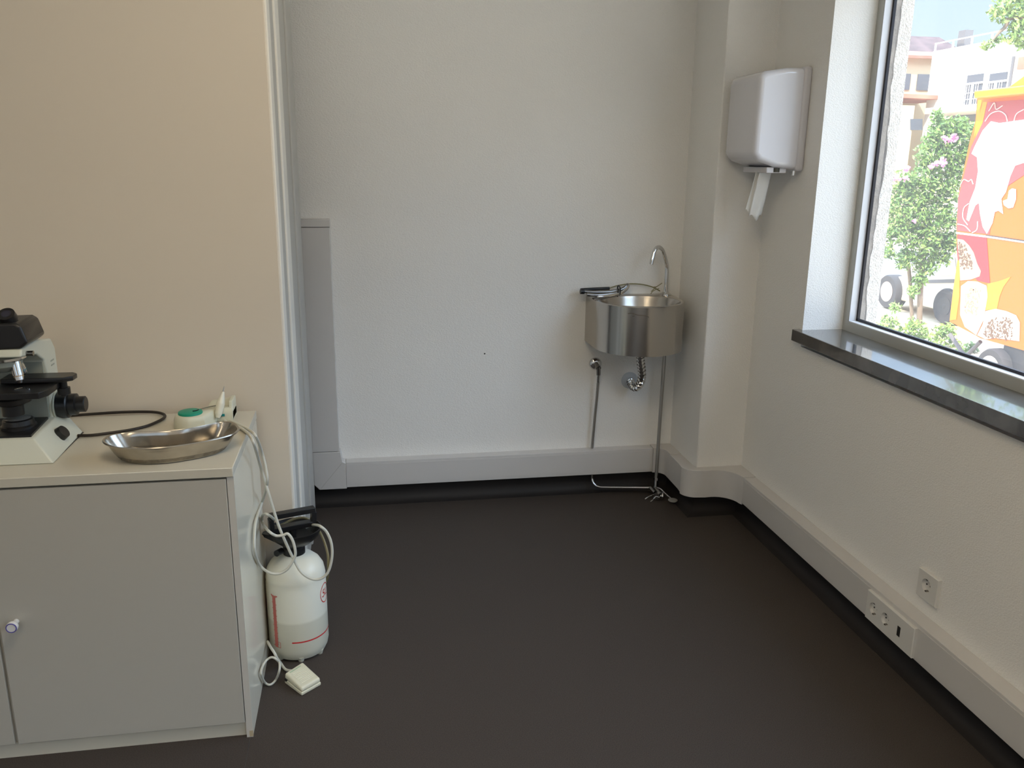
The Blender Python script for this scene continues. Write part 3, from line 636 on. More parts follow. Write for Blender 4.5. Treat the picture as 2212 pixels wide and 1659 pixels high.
def cr(P, k=5):
    out = []; m = len(P)
    P = [Vector(p) for p in P]
    for i in range(m):
        p0, p1, p2, p3 = P[i - 1], P[i], P[(i + 1) % m], P[(i + 2) % m]
        for j in range(k):
            t = j / k; out.append(0.5 * ((2 * p1) + (p2 - p0) * t + (2 * p0 - 5 * p1 + 4 * p2 - p3) * t * t + (3 * p1 - p0 - 3 * p2 + p3) * t ** 3))
    return out
rim = cr(rim)
cen = sum(rim, Vector()) / len(rim)
def ring(k, z, o=0.0, kl=None):
    out = []
    for p in rim:
        q = cen + (p - cen) * k; out.append((q.x, q.y - o, z))
    return out
rings = [ring(1.0, .838), ring(1.012, .841), ring(1.0, .8435), ring(.972, .842), ring(.93, .828), ring(.86, .808), ring(.80, .796), ring(.73, .7925), ring(.3, .7925)]
mb = MB(); mb.loft(rings, False, True); mb.part('dish_inside', M_dish, kd, smooth=40)
rings = [ring(1.0, .838), ring(.965, .838), ring(.92, .826), ring(.85, .806), ring(.79, .794), ring(.74, .7905), ring(.3, .7905)]
mb = MB(); mb.loft(rings, False, True); mb.part('dish_outside', M_dish, kd, smooth=40)

# ------------------------------------------------------------------ dental scaler unit
su = thing('dental_scaler', 'cream dental scaler unit with a round teal green dial at the back of the cabinet', 'dental device', (-0.47, 2.54, 0.79))
c0 = [(-0.5081, 2.4769, 0.8320)][0]
cx, cy = c0[0], c0[1]
def pl_ring(r, z, xr, yr0, yr1):
    pts = []
    for i in range(25):
        t = math.radians(70 + 205 * i / 24); pts.append((cx + r * math.cos(t), cy + r * math.sin(t), z))
    pts += [(cx + r * .95, cy - r * .70, z), (xr - .045, yr0, z), (xr, yr0, z), (xr, yr1, z), (xr - .06, yr1, z), (cx + r * .8, cy + r * .9, z)]
    return pts
XU = -0.398
mb = MB(); mb.loft([pl_ring(.047, .791, XU, 2.515, 2.600), pl_ring(.046, .815, XU, 2.515, 2.600), pl_ring(.042, .826, XU - .002, 2.52, 2.596), pl_ring(.038, .829, XU - .004, 2.523, 2.592)])
mb.part('housing', M_cream, su, smooth=40)
mb = MB(); mb.hexa([(XU - .075, 2.545, .826), (XU - .010, 2.545, .826), (XU - .010, 2.598, .826), (XU - .075, 2.598, .826), (XU - .070, 2.575, .834), (XU - .010, 2.565, .843), (XU - .010, 2.598, .843), (XU - .070, 2.598, .834)]); mb.part('handpiece_rest', M_cream, su, bevel=0.003)
MB().hexa([(XU - .012, 2.520, .791), (XU, 2.520, .791), (XU, 2.600, .791), (XU - .012, 2.600, .791), (XU - .012, 2.535, .847), (XU, 2.535, .847), (XU, 2.600, .847), (XU - .012, 2.600, .847)]).part('end_fin', M_cream, su, bevel=0.003)
MB().lathe([(.033, 0), (.034, .003), (.033, .007), (.028, .009)], (cx, cy, .828), 36).part('dial', M_green, su, smooth=30)
MB().tube([(cx + .008, cy - .008, .838), (cx + .018, cy - .004, .8385), (cx + .022, cy + .006, .838)], .0016, 6, 4).part('dial_pointer', M_black, su)
MB().tube([(cx + .020, cy + .034, .831), (cx + .045, cy + .045, .834), (cx + .065, cy + .050, .836)], .0018, 6, 4).part('scale_mark', mat('grey print', (.2, .2, .16), .5), su)
MB().box((XU - .036, 2.5125, .806), (XU - .022, 2.5155, .813)).part('teal_mark', mat('teal print', (.0, .22, .24), .4), su)
hpz = MB(); a = Vector((XU - .040, 2.50, .806)); b2 = Vector((XU - .024, 2.53, .876))
d = (b2 - a)
hpz.cyl(a, a + d * .15, .006, .010, n=20); hpz.cyl(a + d * .15, a + d * .55, .010, .0125, n=20); hpz.cyl(a + d * .55, a + d * 1.0, .0125, .0045, n=20)
ho = hpz.part('handpiece', mat('ivory handpiece', (.78, .75, .62), .3), su, smooth=40)
MB().cyl(b2, b2 + d * .22, .0022, .0010, n=10).part('steel_tip', M_nickel, ho)

# white hoses from the unit down to the sprayer tank
hs = MB()
hs.tube([(-0.4205, 2.5001, 0.7975), (-0.4058, 2.4707, 0.7975), (-0.3843, 2.4454, 0.7975), (-0.3612, 2.4158, 0.7975), (-0.3337, 2.3566, 0.7975), (-0.3102, 2.2727, 0.7975)] + [(-0.3178, 2.4300, 0.6779), (-0.2995, 2.4300, 0.5902), (-0.2775, 2.4300, 0.4886), (-0.2558, 2.4300, 0.4195), (-0.2393, 2.4300, 0.3742)] + [(-0.2193, 2.4250, 0.3322), (-0.1904, 2.4250, 0.3068), (-0.1615, 2.4250, 0.3045), (-0.1385, 2.4250, 0.3261), (-0.1255, 2.4250, 0.3714), (-0.1250, 2.4250, 0.4173), (-0.1370, 2.4250, 0.4561), (-0.1551, 2.4250, 0.4769)] + [(-0.1751, 2.5000, 0.4493)] + [(-0.1943, 2.5700, 0.4178), (-0.2104, 2.5700, 0.4109)], .0042, 10, 6)
tag(hs.build('white_hose', M_hose, smooth=50), 'white hose from the dental unit looping wide round the right of the sprayer bottle', 'hose')
hs = MB()
hs.tube([(-0.4018, 2.4976, 0.7975), (-0.3854, 2.4725, 0.7975), (-0.3660, 2.4429, 0.7975), (-0.3389, 2.3998, 0.7975), (-0.3127, 2.3372, 0.7975)] + [(-0.3112, 2.4300, 0.7204), (-0.3026, 2.4300, 0.6700), (-0.3017, 2.4300, 0.6194)] + [(-0.3360, 2.5541, 0.5117), (-0.3360, 2.3983, 0.5181), (-0.3360, 2.3438, 0.4918), (-0.3360, 2.3349, 0.4454), (-0.3360, 2.4188, 0.3640)] + [(-0.3095, 2.4100, 0.3436), (-0.2829, 2.4100, 0.3385), (-0.2580, 2.4100, 0.3504), (-0.2405, 2.4100, 0.3750), (-0.2312, 2.4100, 0.3970), (-0.2325, 2.4100, 0.4243), (-0.2392, 2.4100, 0.4503), (-0.2504, 2.4100, 0.4660), (-0.2626, 2.4100, 0.4623), (-0.2839, 2.4100, 0.4622), (-0.3042, 2.4100, 0.4785)] + [(-0.3360, 2.5422, 0.4456), (-0.3360, 2.5320, 0.4733)] + [(-0.3140, 2.4400, 0.5207), (-0.2998, 2.4400, 0.5124)] + [(-0.2969, 2.5000, 0.4756)], .0042, 10, 6)
tag(hs.build('white_hose.001', M_hose, smooth=50), 'white hose from the dental unit hanging beside the cabinet and looping across the bottle neck', 'hose')

# ------------------------------------------------------------------ sprayer bottle
bx, by = -0.247, 2.546
bo = thing('sprayer_bottle', 'milky white pressure sprayer tank with black pump handle on the floor beside the cabinet', 'sprayer bottle', (bx, by, 0))
br = .0935
tp = [(.070, .006), (.083, .008), (.090, .022), (br, .040), (br, .250), (br - .002, .258), (br - .0005, .266), (br - .002, .275), (.088, .293), (.077, .312), (.060, .327), (.042, .336), (.032, .340), (.030, .355)]
t_ = MB().lathe(tp, (0, 0, 0), 64); to_ = t_.build('tank', M_tank, None, smooth=35); to_.parent = bo
for k in range(7):
    ft = MB(); t = math.radians(-83 + 360 / 7 * k); ft.cyl((bx + .077 * math.cos(t), by + .077 * math.sin(t), 0.0002), (bx + .077 * math.cos(t), by + .077 * math.sin(t), .016), .008, .013, n=12)
    ft.part('tank_foot', M_tank, bo, smooth=40)
# camera-facing angle measured from -Y, positive to the right
def on_tank(a, z, r=br + .0006): return (bx + r * math.sin(a), by - r * math.cos(a), z)
def band(mb, a0, a1, z0, z1, n=6, r=br + .0006):
    vs = []; fs = []
    for i in range(n + 1):
        a = a0 + (a1 - a0) * i / n; vs += [on_tank(a, z0, r), on_tank(a, z1, r)]
    for i in range(n): fs.append((2 * i, 2 * i + 2, 2 * i + 3, 2 * i + 1))
    mb.add(vs, fs)
A0 = -0.095    # angle of the tank side turned to the room
D = math.radians
sm = MB(); band(sm, A0 + D(-41), A0 + D(-33), .052, .226, 3)
for k in range(8):
    z = .070 + k * .0195; band(sm, A0 + D(-43), A0 + D(-36), z, z + .0018, 3, br + .0009); band(sm, A0 + D(-36), A0 + D(-31), z - .006, z - .0042, 3, br + .0009)
band(sm, A0 + D(-43), A0 + D(-31), .226, .232, 4); band(sm, A0 + D(-45), A0 + D(-41), .230, .234, 2); band(sm, A0 + D(-33), A0 + D(-28), .229, .233, 2)
band(sm, A0 + D(-44), A0 + D(-40), .056, .060, 2); band(sm, A0 + D(-34), A0 + D(-27), .052, .0535, 3); band(sm, A0 + D(-34), A0 + D(-27), .071, .0725, 3); band(sm, A0 + D(-28), A0 + D(-27), .052, .072, 1)
sm.part('volume_scale', M_redf, bo)
rl = MB(); band(rl, A0 + D(-3), A0 + D(100), .073, .0775, 24); rl.part('red_line', M_red, bo)
sc2 = MB(); band(sc2, A0 + D(-84), A0 + D(-72), .16, .21, 4); band(sc2, A0 + D(-80), A0 + D(-70), .13, .145, 4); sc2.part('side_print', M_redf, bo)
lg = MB(); ac, zc_ = A0 + D(77), .210
for k in range(36):
    t0, t1 = 2 * PI * k / 36, 2 * PI * (k + 1) / 36
    vs = []
    for t in (t0, t1):
        for rr in (.030, .033): vs.append(on_tank(ac + rr * .82 * math.cos(t) / br, zc_ + rr * math.sin(t)))
    lg.add(vs, [(0, 1, 3, 2)])
tv, tf = text_mesh('5L', .036)
lg.add([on_tank(ac + (x + .0005 + .15 * y) / br, zc_ + y) for x, y, z in tv], tf)
lg.part('printed_badge', M_red, bo)
cl = MB().lathe([(.031, .338), (.034, .340), (.034, .362), (.030, .366), (.028, .378)], (bx, by, 0), 36).part('screw_collar', M_black, bo, smooth=30)
fn = MB(); fn.lathe([(.030, .372), (.050, .378), (.070, .396), (.079, .414), (.081, .424), (.078, .4245), (.073, .409), (.058, .392), (.030, .386), (.012, .386)], (bx + .006, by, 0), 48, cap0=True, cap1=True)
fn.part('filling_funnel', M_black, bo, smooth=35)
sp_ = MB(); sp_.hexa([(bx - .085, by - .022, .408), (bx - .040, by - .035, .385), (bx - .040, by + .035, .385), (bx - .085, by + .010, .408), (bx - .095, by - .012, .414), (bx - .045, by - .050, .420), (bx - .045, by + .040, .420), (bx - .093, by + .002, .416)]); sp_.part('pouring_lip', M_black, bo, bevel=0.002)
ha = Vector((bx - .062, by - .030, 0)); hb2 = Vector((bx + .064, by + .012, 0))
def hp_(t, z): p = ha + (hb2 - ha) * t; return Vector((p.x, p.y, z))
nn = (hb2 - ha).cross(Vector((0, 0, 1))).normalized() * .0125
def bar(mb, a, b, th):
    d = (b - a).normalized(); u = d.cross(nn).normalized() * th
    mb.hexa([a - nn - u, a + nn - u, b + nn - u, b - nn - u, a - nn + u, a + nn + u, b + nn + u, b - nn + u])
hd = MB(); bar(hd, hp_(-.03, .478), hp_(1.03, .478), .0085); bar(hd, hp_(0, .472), hp_(.01, .435), .0075); bar(hd, hp_(1, .472), hp_(.99, .437), .0075); bar(hd, hp_(-.02, .433), hp_(1.02, .433), .0085)
hd.part('pump_handle', M_black, bo, bevel=0.002)
MB().box((bx - .052, by - .014, .4875), (bx + .050, by + .004, .494)) 
pr_ = MB(); pr_.cyl((bx, by - .01, .385), (bx, by - .01, .436), .011, n=20); pr_.part('pump_rod', M_black, bo, smooth=30)
vl = MB(); vl.cyl((bx - .035, by - .030, .362), (bx - .048, by - .055, .366), .010, n=16); vl.part('safety_valve', M_black, bo, smooth=30)
gh = MB(); gh.tube([(bx - .07, by + .02, .425), (bx - .04, by - .01, .437), (bx + .01, by + .035, .44), (bx + .05, by + .05, .425), (bx + .082, by + .055, .37), (bx + .100, by + .03, .32), (bx + .1015, by + .02, .28), (bx + .095, by + .045, .22), (bx + .075, by + .068, .17)], .0042, 10, 6); gh.part('spray_tube', mat('olive tubing', (.20, .16, .07), .35), bo, smooth=50)
gh = MB(); gh.tube([(bx - .085, by + .04, .378), (bx - .05, by + .02, .392)], .004, 8, 2); gh.tube([(bx - .088, by + .045, .405), (bx - .05, by - .0, .422), (bx - .02, by - .01, .43)], .0036, 8, 4); gh.part('spray_tube', mat('brown tubing', (.10, .05, .03), .4), bo, smooth=50)

# ------------------------------------------------------------------ foot pedal
fp = thing('foot_pedal', 'small cream ribbed foot pedal on the dark floor in front of the sprayer bottle', 'foot pedal', (-0.222, 2.315, 0))
P0, P1, P2, P3 = [Vector(p) for p in [(-0.2795, 2.3545, -0.0000), (-0.2240, 2.2805, 0.0000), (-0.1696, 2.3280, -0.0000), (-0.2281, 2.4103, 0.0000)]]
def lerp4(u, v, z):
    p = P0 * (1 - u) * (1 - v) + P1 * u * (1 - v) + P2 * u * v + P3 * (1 - u) * v
    return (p.x, p.y, z)
mb = MB(); mb.hexa([lerp4(0, 0, .0005), lerp4(1, 0, .0005), lerp4(1, 1, .0005), lerp4(0, 1, .0005), lerp4(.0, .0, .016), lerp4(1, .0, .011), lerp4(1, 1, .011), lerp4(0, 1, .016)]); mb.part('pedal_base', M_cream2, fp, bevel=0.003, seg=3)
mb = MB(); mb.hexa([lerp4(0, 0, .0165), lerp4(1, 0, .0115), lerp4(1, 1, .0115), lerp4(0, 1, .0165), lerp4(.02, .02, .036), lerp4(.98, .02, .026), lerp4(.98, .98, .026), lerp4(.02, .98, .036)]); pt_ = mb.part('pedal_top', M_cream2, fp, bevel=0.006, seg=4)
rb = MB()
for k in range(9):
    u = .26 + k * .065; z = .0362 - u * .0105
    a = Vector(lerp4(u, .2, z)); b = Vector(lerp4(u, .8, z)); rb.tube([a, b], .0016, 6, 0)
rb.part('grip_ribs', M_cream2, pt_)
a = Vector(lerp4(.14, .2, .0350)); b = Vector(lerp4(.14, .75, .0350)); MB().tube([a, b], .0022, 6, 0).part('faint_green_mark', mat('pale green print', (.42, .50, .34), .5), pt_)
MB().cyl(lerp4(.10, -.02, .016), lerp4(.10, .05, .016), .005, n=12).part('pivot_screw', M_dark, fp)
cdp = MB()
cdp.tube([lerp4(-.02, .65, .016)] + [(-0.2797, 2.4135, 0.0080), (-0.3000, 2.4548, 0.0080)] + [(-0.3033, 2.4000, 0.0611), (-0.3104, 2.4000, 0.0810)] + [(-0.3217, 2.4300, 0.0779)] + [(-0.3389, 2.4850, 0.0685)], .0042, 10, 5); cdp.part('pedal_cord', M_hose, fp, smooth=50)
cdp = MB()
cdp.tube([(-0.3008, 2.4000, 0.0560)] + [(-0.2913, 2.3600, 0.0646)] + [(-0.2916, 2.3400, 0.0523)] + [(-0.3064, 2.3690, 0.0060), (-0.3204, 2.3448, 0.0060)] + [(-0.3360, 2.3443, 0.0159), (-0.3360, 2.2840, 0.0856), (-0.3360, 2.3311, 0.0813)] + [(-0.3268, 2.3600, 0.0824), (-0.3116, 2.3600, 0.0888), (-0.2973, 2.3600, 0.0779)] + [(-0.2991, 2.4443, 0.0080)], .0035, 10, 6)
cdp.part('cord_loop', M_hose, fp, smooth=50)

# ================================================================== outside the window
M_ground = mat('pale sandy ground', (0.72, 0.60, 0.44), 0.95, bump=0.5, bscale=12, var=0.15, vscale=3, bdist=0.02)
M_asph = mat('grey paving', (0.30, 0.285, 0.27), 0.95, var=0.1, vscale=4)
M_or = mat('orange kiosk paint', (0.56, 0.115, 0.001), 0.4)
M_ye = mat('yellow kiosk paint', (0.68, 0.24, 0.003), 0.4)
M_dred = mat('dark red print', (0.24, 0.025, 0.03), 0.45)
M_hazered = mat('hazed red print', (0.36, 0.06, 0.06), 0.45)  # dark red print with haze paled into its colour
M_white = mat('white print', (0.85, 0.84, 0.82), 0.45)
M_sack = mat('beige sack print', (0.45, 0.30, 0.20), 0.5)
M_sack2 = mat('pale sack print', (0.60, 0.46, 0.36), 0.5)
M_bean = mat('coffee brown print', (0.13, 0.07, 0.04), 0.5)
M_bean2 = mat('light brown print', (0.40, 0.22, 0.14), 0.5)
M_scroll = mat('pale scroll print', (.80, .55, .50), .5)
M_chas = mat('black chassis', (0.035, 0.033, 0.035), 0.5)
M_hub = mat('beige wheel rim', (0.60, 0.55, 0.42), 0.5)
M_tyre = mat('tyre rubber', (0.05, 0.045, 0.045), 0.8)
M_leaf = mat('green leaves', (0.20, 0.34, 0.07), 0.5, col2=(0.07, 0.15, 0.03), vscale=9)
M_leaf2 = mat('bright green leaves', (0.34, 0.48, 0.12), 0.5, col2=(0.12, 0.22, 0.05), vscale=8)
M_bark = mat('grey brown bark', (0.22, 0.17, 0.12), 0.9, bump=0.5, bscale=40)
M_petal = mat('pink petals', (0.85, 0.30, 0.55), 0.6)
M_cwall = mat('pale cream facade', (0.72, 0.66, 0.58), 0.9, bump=0.2, bscale=6)
M_ywall = mat('pale yellow facade', (0.62, 0.50, 0.32), 0.9)
M_tile = mat('terracotta tiles', (0.52, 0.20, 0.13), 0.8, var=0.35, vscale=2.0)
M_btile = mat('weathered brown tiles', (0.13, 0.08, 0.075), 0.9, var=0.4, vscale=3.0)
M_wgl = mat('dark window panes', (0.10, 0.11, 0.13), 0.2)
M_wfr = mat('white window frame', (0.75, 0.74, 0.72), 0.5)
M_conc = mat('grey concrete', (0.15, 0.14, 0.14), 0.9)
M_vehb = mat('cream car paint', (0.66, 0.58, 0.46), 0.35)

g = MB(); g.add([(1.94, -30, -.56), (90, -30, -.56), (90, 110, -.56), (1.94, 110, -.56)], [(0, 1, 2, 3)]); g.add([(-40, 3.96, -.56), (1.94, 3.96, -.56), (1.94, 110, -.56), (-40, 110, -.56)], [(0, 1, 2, 3)])
tag(g.build('ground', M_ground), kind='structure')
tag(MB().box((8.9, -20, -.559), (13.5, 60, -.552)).build('street', M_asph), kind='structure')

# ---- kiosk
KX = 6.0
kk = thing('kiosk', 'orange snack trailer with a yellow hipped roof and coffee sack pictures, outside the window', 'kiosk', (7.0, 6.6, -0.55))
left = [(6.0000, 7.9299, 2.1740), (6.0000, 7.9095, 1.9597), (6.0000, 7.9470, 1.7933), (6.0000, 7.9775, 1.5244), (6.0000, 8.0016, 1.2495), (6.0000, 7.9768, 0.9722), (6.0000, 7.9047, 0.6732), (6.0000, 7.8737, 0.5962), (6.0000, 7.8800, 0.2948), (6.0000, 7.8661, -0.0381)]
botm = [(6.0000, 7.3744, -0.1187)]
body = left + botm + [(KX, 5.2, -0.10), (KX, 5.2, 2.16)]
MB().prism(body, (2.0, 0, 0)).part('body', M_or, kk)
cq = [(5.8400, 7.7709, 2.1607), (5.8400, 7.7869, 2.2337)]
MB().hexa([(5.84, 5.0, cq[0][2]), (8.1, 5.0, cq[0][2]), (8.1, cq[0][1], cq[0][2]), (5.84, cq[0][1], cq[0][2]), (5.84, 5.0, cq[1][2]), (8.1, 5.0, cq[1][2]), (8.1, cq[1][1], cq[1][2]), (5.84, cq[1][1], cq[1][2])]).part('cornice', M_ye, kk, bevel=0.015)
rq = [(6.3000, 8.0763, 2.2648), (6.3000, 7.7128, 2.3784)]
MB().hexa([(6.3, 5.15, 2.20), (8.0, 5.15, 2.20), (8.0, rq[0][1], 2.20), (6.3, rq[0][1], 2.20), (6.3, 5.6, rq[1][2]), (7.6, 5.6, rq[1][2]), (7.6, rq[1][1], rq[1][2]), (6.3, rq[1][1], rq[1][2])]).part('roof', M_ye, kk, bevel=0.01)
def decal(pts, name, m, off=0.003, **k):
    P_ = [(KX - off, p[1], p[2]) for p in pts]
    return MB().prism(P_, (0.002, 0, 0)).part(name, m, kk, **k)
decal([(6.0000, 7.9136, 2.1601), (6.0000, 7.8604, 2.1569), (6.0000, 7.8616, 1.9230), (6.0000, 7.8929, 1.7922)], 'corner_strip', M_ye, .002)
decal([(6.0000, 7.8368, 2.1383), (6.0000, 7.7781, 2.1348), (6.0000, 7.7967, 1.9554), (6.0000, 7.8698, 1.7477), (6.0000, 7.8760, 1.9584)], 'edge_band', M_ye, .003)
decal([(6.0000, 7.7706, 2.1301), (6.0000, 7.1410, 2.1252), (6.0000, 7.0090, 1.5346), (6.0000, 7.4801, 1.2709), (6.0000, 7.4730, 0.8932), (6.0000, 7.9448, 0.8904), (6.0000, 7.9986, 1.2035), (6.0000, 7.9538, 1.4794), (6.0000, 7.9159, 1.7128), (6.0000, 7.7902, 1.9552)], 'red_panel', M_hazered, .004)
decal([(6.0000, 7.9288, 0.8496), (6.0000, 7.5041, 0.8593), (6.0000, 7.3648, 0.4303), (6.0000, 7.5418, 0.4329), (6.0000, 7.8688, 0.6063), (6.0000, 7.9027, 0.6970)], 'red_panel', M_dred, .004)
decal([(6.0000, 7.9558, 0.8755), (6.0000, 7.5080, 0.8768), (6.0000, 6.0582, 0.8537), (6.0000, 6.0557, 0.8428), (6.0000, 7.5041, 0.8593), (6.0000, 7.9518, 0.8570)], 'pale_seam', M_white, .006)
decal([(6.0000, 7.5226, 0.8845), (6.0000, 6.0607, 0.8647), (6.0000, 6.0582, 0.8537), (6.0000, 7.5207, 0.8757)], 'dark_seam', M_chas, .007)
decal([(6.0000, 7.8620, 1.7123), (6.0000, 7.7776, 1.8682), (6.0000, 7.6803, 1.9510), (6.0000, 7.5633, 1.9297), (6.0000, 7.3965, 1.9402), (6.0000, 7.1034, 1.9569), (6.0000, 7.0180, 1.5749), (6.0000, 7.1735, 1.5658), (6.0000, 7.2724, 1.5402), (6.0000, 7.3110, 1.4473), (6.0000, 7.3381, 1.2981), (6.0000, 7.3845, 1.2318), (6.0000, 7.3301, 1.0966), (6.0000, 7.3976, 1.1229), (6.0000, 7.4440, 1.1070), (6.0000, 7.4522, 1.0011), (6.0000, 7.5055, 0.8949), (6.0000, 7.5774, 0.9562), (6.0000, 7.6452, 1.0859), (6.0000, 7.6796, 1.1824), (6.0000, 7.7263, 1.1531), (6.0000, 7.7863, 0.9951), (6.0000, 7.8240, 1.0108), (6.0000, 7.8141, 1.1848), (6.0000, 7.7632, 1.3221), (6.0000, 7.7585, 1.4825), (6.0000, 7.8007, 1.6148), (6.0000, 7.8887, 1.6504)], 'white_swirl', M_white, .007)
decal([(6.0000, 7.2991, 1.3123), (6.0000, 7.2623, 1.3348), (6.0000, 7.2135, 1.3281), (6.0000, 7.1941, 1.2405), (6.0000, 7.2124, 1.1635), (6.0000, 7.2695, 1.1518), (6.0000, 7.3359, 1.1782), (6.0000, 7.3565, 1.2159), (6.0000, 7.3001, 1.2357)], 'white_curl', M_white, .008)
for q in ([(5.9920, 7.7602, 1.9539), (5.9920, 7.6980, 2.0197), (5.9920, 7.5900, 2.0400), (5.9920, 7.4961, 2.0021), (5.9920, 7.4588, 1.9424)], [(5.9920, 7.7294, 2.0468), (5.9920, 7.6697, 2.1199), (5.9920, 7.6313, 2.0588), (5.9920, 7.5515, 2.0881)], [(5.9920, 7.3747, 1.9392), (5.9920, 7.3539, 2.0039), (5.9920, 7.2696, 2.0405)], [(5.9920, 7.9898, 1.3419), (5.9920, 7.9462, 1.3978), (5.9920, 7.8738, 1.3816), (5.9920, 7.8372, 1.4005), (5.9920, 7.8006, 1.3567)], [(5.9920, 7.8267, 1.1659), (5.9920, 7.8850, 1.1171), (5.9920, 7.8789, 1.0255), (5.9920, 7.7950, 0.9578)], [(5.9920, 7.9482, 0.9556), (5.9920, 7.8337, 0.9457), (5.9920, 7.7409, 0.8979)], [(5.9920, 7.6566, 1.0043), (5.9920, 7.6522, 0.9233), (5.9920, 7.7113, 0.8866)]):
    MB().tube(q, .005, 6, 5).part('pale_scroll', M_scroll, kk)
decal([(6.0000, 7.3950, 0.4214), (6.0000, 7.2410, 0.4700), (6.0000, 7.1073, 0.5280), (6.0000, 7.1808, 0.4209), (6.0000, 7.2096, 0.3275), (6.0000, 7.2190, 0.2002), (6.0000, 7.3648, 0.1659)], 'yellow_fold', M_ye, .004)
decal([(6.0000, 7.8737, 0.5962), (6.0000, 7.8371, 0.5910), (6.0000, 7.7678, 0.2400), (6.0000, 7.7656, -0.0000), (6.0000, 7.8611, -0.0274), (6.0000, 7.8730, 0.2958)], 'yellow_edge', M_ye, .004)
def sack(pts, m, beans, name, n_b, mb_, seed):
    decal(pts, name, m, .006)
    rn = random.Random(seed); P_ = beans
    ys = [p[1] for p in P_]; zs = [p[2] for p in P_]
    def inside(y, z):
        c = False; j = len(P_) - 1
        for i in range(len(P_)):
            yi, zi, yj, zj = P_[i][1], P_[i][2], P_[j][1], P_[j][2]
            if (zi > z) != (zj > z) and y < (yj - yi) * (z - zi) / (zj - zi) + yi: c = not c
            j = i
        return c
    bb = MB(); c = 0
    while c < n_b:
        y = rn.uniform(min(ys), max(ys)); z = rn.uniform(min(zs), max(zs))
        if not inside(y, z): c += .05; continue
        r_ = rn.uniform(.008, .017); a0 = rn.uniform(0, PI); vs = []
        for k in range(8):
            t = 2 * PI * k / 8; u_, v_ = r_ * math.cos(t), .6 * r_ * math.sin(t)
            vs.append((KX - .0075 - .0001 * (c % 7), y + u_ * math.cos(a0) - v_ * math.sin(a0), z + u_ * math.sin(a0) + v_ * math.cos(a0)))
        bb.add(vs, [tuple(range(8))]); c += 1
    o = bb.part('printed_beans', mb_, kk); o['kind'] = 'stuff'
sack([(6.0000, 7.9198, 0.8082), (6.0000, 7.8281, 0.8072), (6.0000, 7.7351, 0.7605), (6.0000, 7.6539, 0.6997), (6.0000, 7.5771, 0.5937), (6.0000, 7.5099, 0.5288), (6.0000, 7.5184, 0.4774), (6.0000, 7.6354, 0.4292), (6.0000, 7.7882, 0.3987), (6.0000, 7.8480, 0.6086)], M_sack, [(6.0000, 7.8999, 0.7819), (6.0000, 7.7958, 0.7545), (6.0000, 7.6820, 0.6737), (6.0000, 7.6307, 0.5319), (6.0000, 7.8074, 0.5192)], 'printed_sack', 110, M_bean, 1)
sack([(6.0000, 7.7625, 0.3455), (6.0000, 7.6723, 0.4101), (6.0000, 7.5399, 0.4239), (6.0000, 7.4037, 0.4020), (6.0000, 7.3689, 0.3026), (6.0000, 7.3704, 0.0728), (6.0000, 7.4387, -0.0991), (6.0000, 7.6204, -0.0496), (6.0000, 7.7140, 0.0575), (6.0000, 7.7373, 0.1971)], M_sack2, [(6.0000, 7.6797, 0.2538), (6.0000, 7.6441, 0.3439), (6.0000, 7.4718, 0.3555), (6.0000, 7.4692, 0.1013), (6.0000, 7.6484, 0.0788)], 'printed_sack', 110, M_bean2, 2)
sack([(6.0000, 7.4259, -0.0965), (6.0000, 7.3732, 0.0259), (6.0000, 7.3628, 0.1571), (6.0000, 7.2320, 0.2025), (6.0000, 7.0901, 0.2046), (6.0000, 6.9604, 0.1878), (6.0000, 6.9003, 0.1287), (6.0000, 6.8685, -0.0405), (6.0000, 7.1836, -0.0747), (6.0000, 7.3034, -0.1133)], M_sack2, [(6.0000, 7.3517, -0.0721), (6.0000, 7.2917, 0.0689), (6.0000, 7.2138, 0.1197), (6.0000, 7.0111, 0.1478), (6.0000, 6.9466, 0.0185), (6.0000, 6.9773, -0.0589), (6.0000, 7.3083, -0.0911)], 'printed_sack', 170, M_bean, 3)
MB().box((6.02, 5.2, -.32), (7.9, 7.08, -.10)).part('chassis', M_chas, kk)
wc = [(5.9700, 7.1104, -0.2640)][0]
def wheel(parent, c, r, rim_r, w, hubm, dirx=-1):
    t = MB(); t.lathe([(r * .6, 0.0), (r * .93, -.005), (r, .02), (r, w - .02), (r * .93, w), (r * .6, w)], (c[0], c[1], c[2]), 36, axis='x'); to = t.part('tyre', M_tyre, parent, smooth=40)
    h = MB(); h.lathe([(rim_r, -.006), (rim_r * .92, .012), (rim_r * .55, .020), (rim_r * .5, .004), (rim_r * .2, -.010), (.001, -.010)], (c[0], c[1], c[2]), 32, axis='x'); ho_ = h.part('wheel_rim', hubm, to, smooth=30)
    return to
wheel(kk, (5.93, wc[1], -.36), .195, .125, .14, M_hub)
db = MB(); q = [(6.3000, 8.2220, -0.2547), (6.3000, 7.8729, -0.4851)]; db.tube(q, .022, 8, 0); db.part('draw_bar', M_conc, kk)
db = MB(); q = [(6.3000, 7.7426, -0.2365), (6.3000, 7.9748, -0.4887)]; db.tube(q, .022, 8, 0); db.part('draw_bar', M_conc, kk)

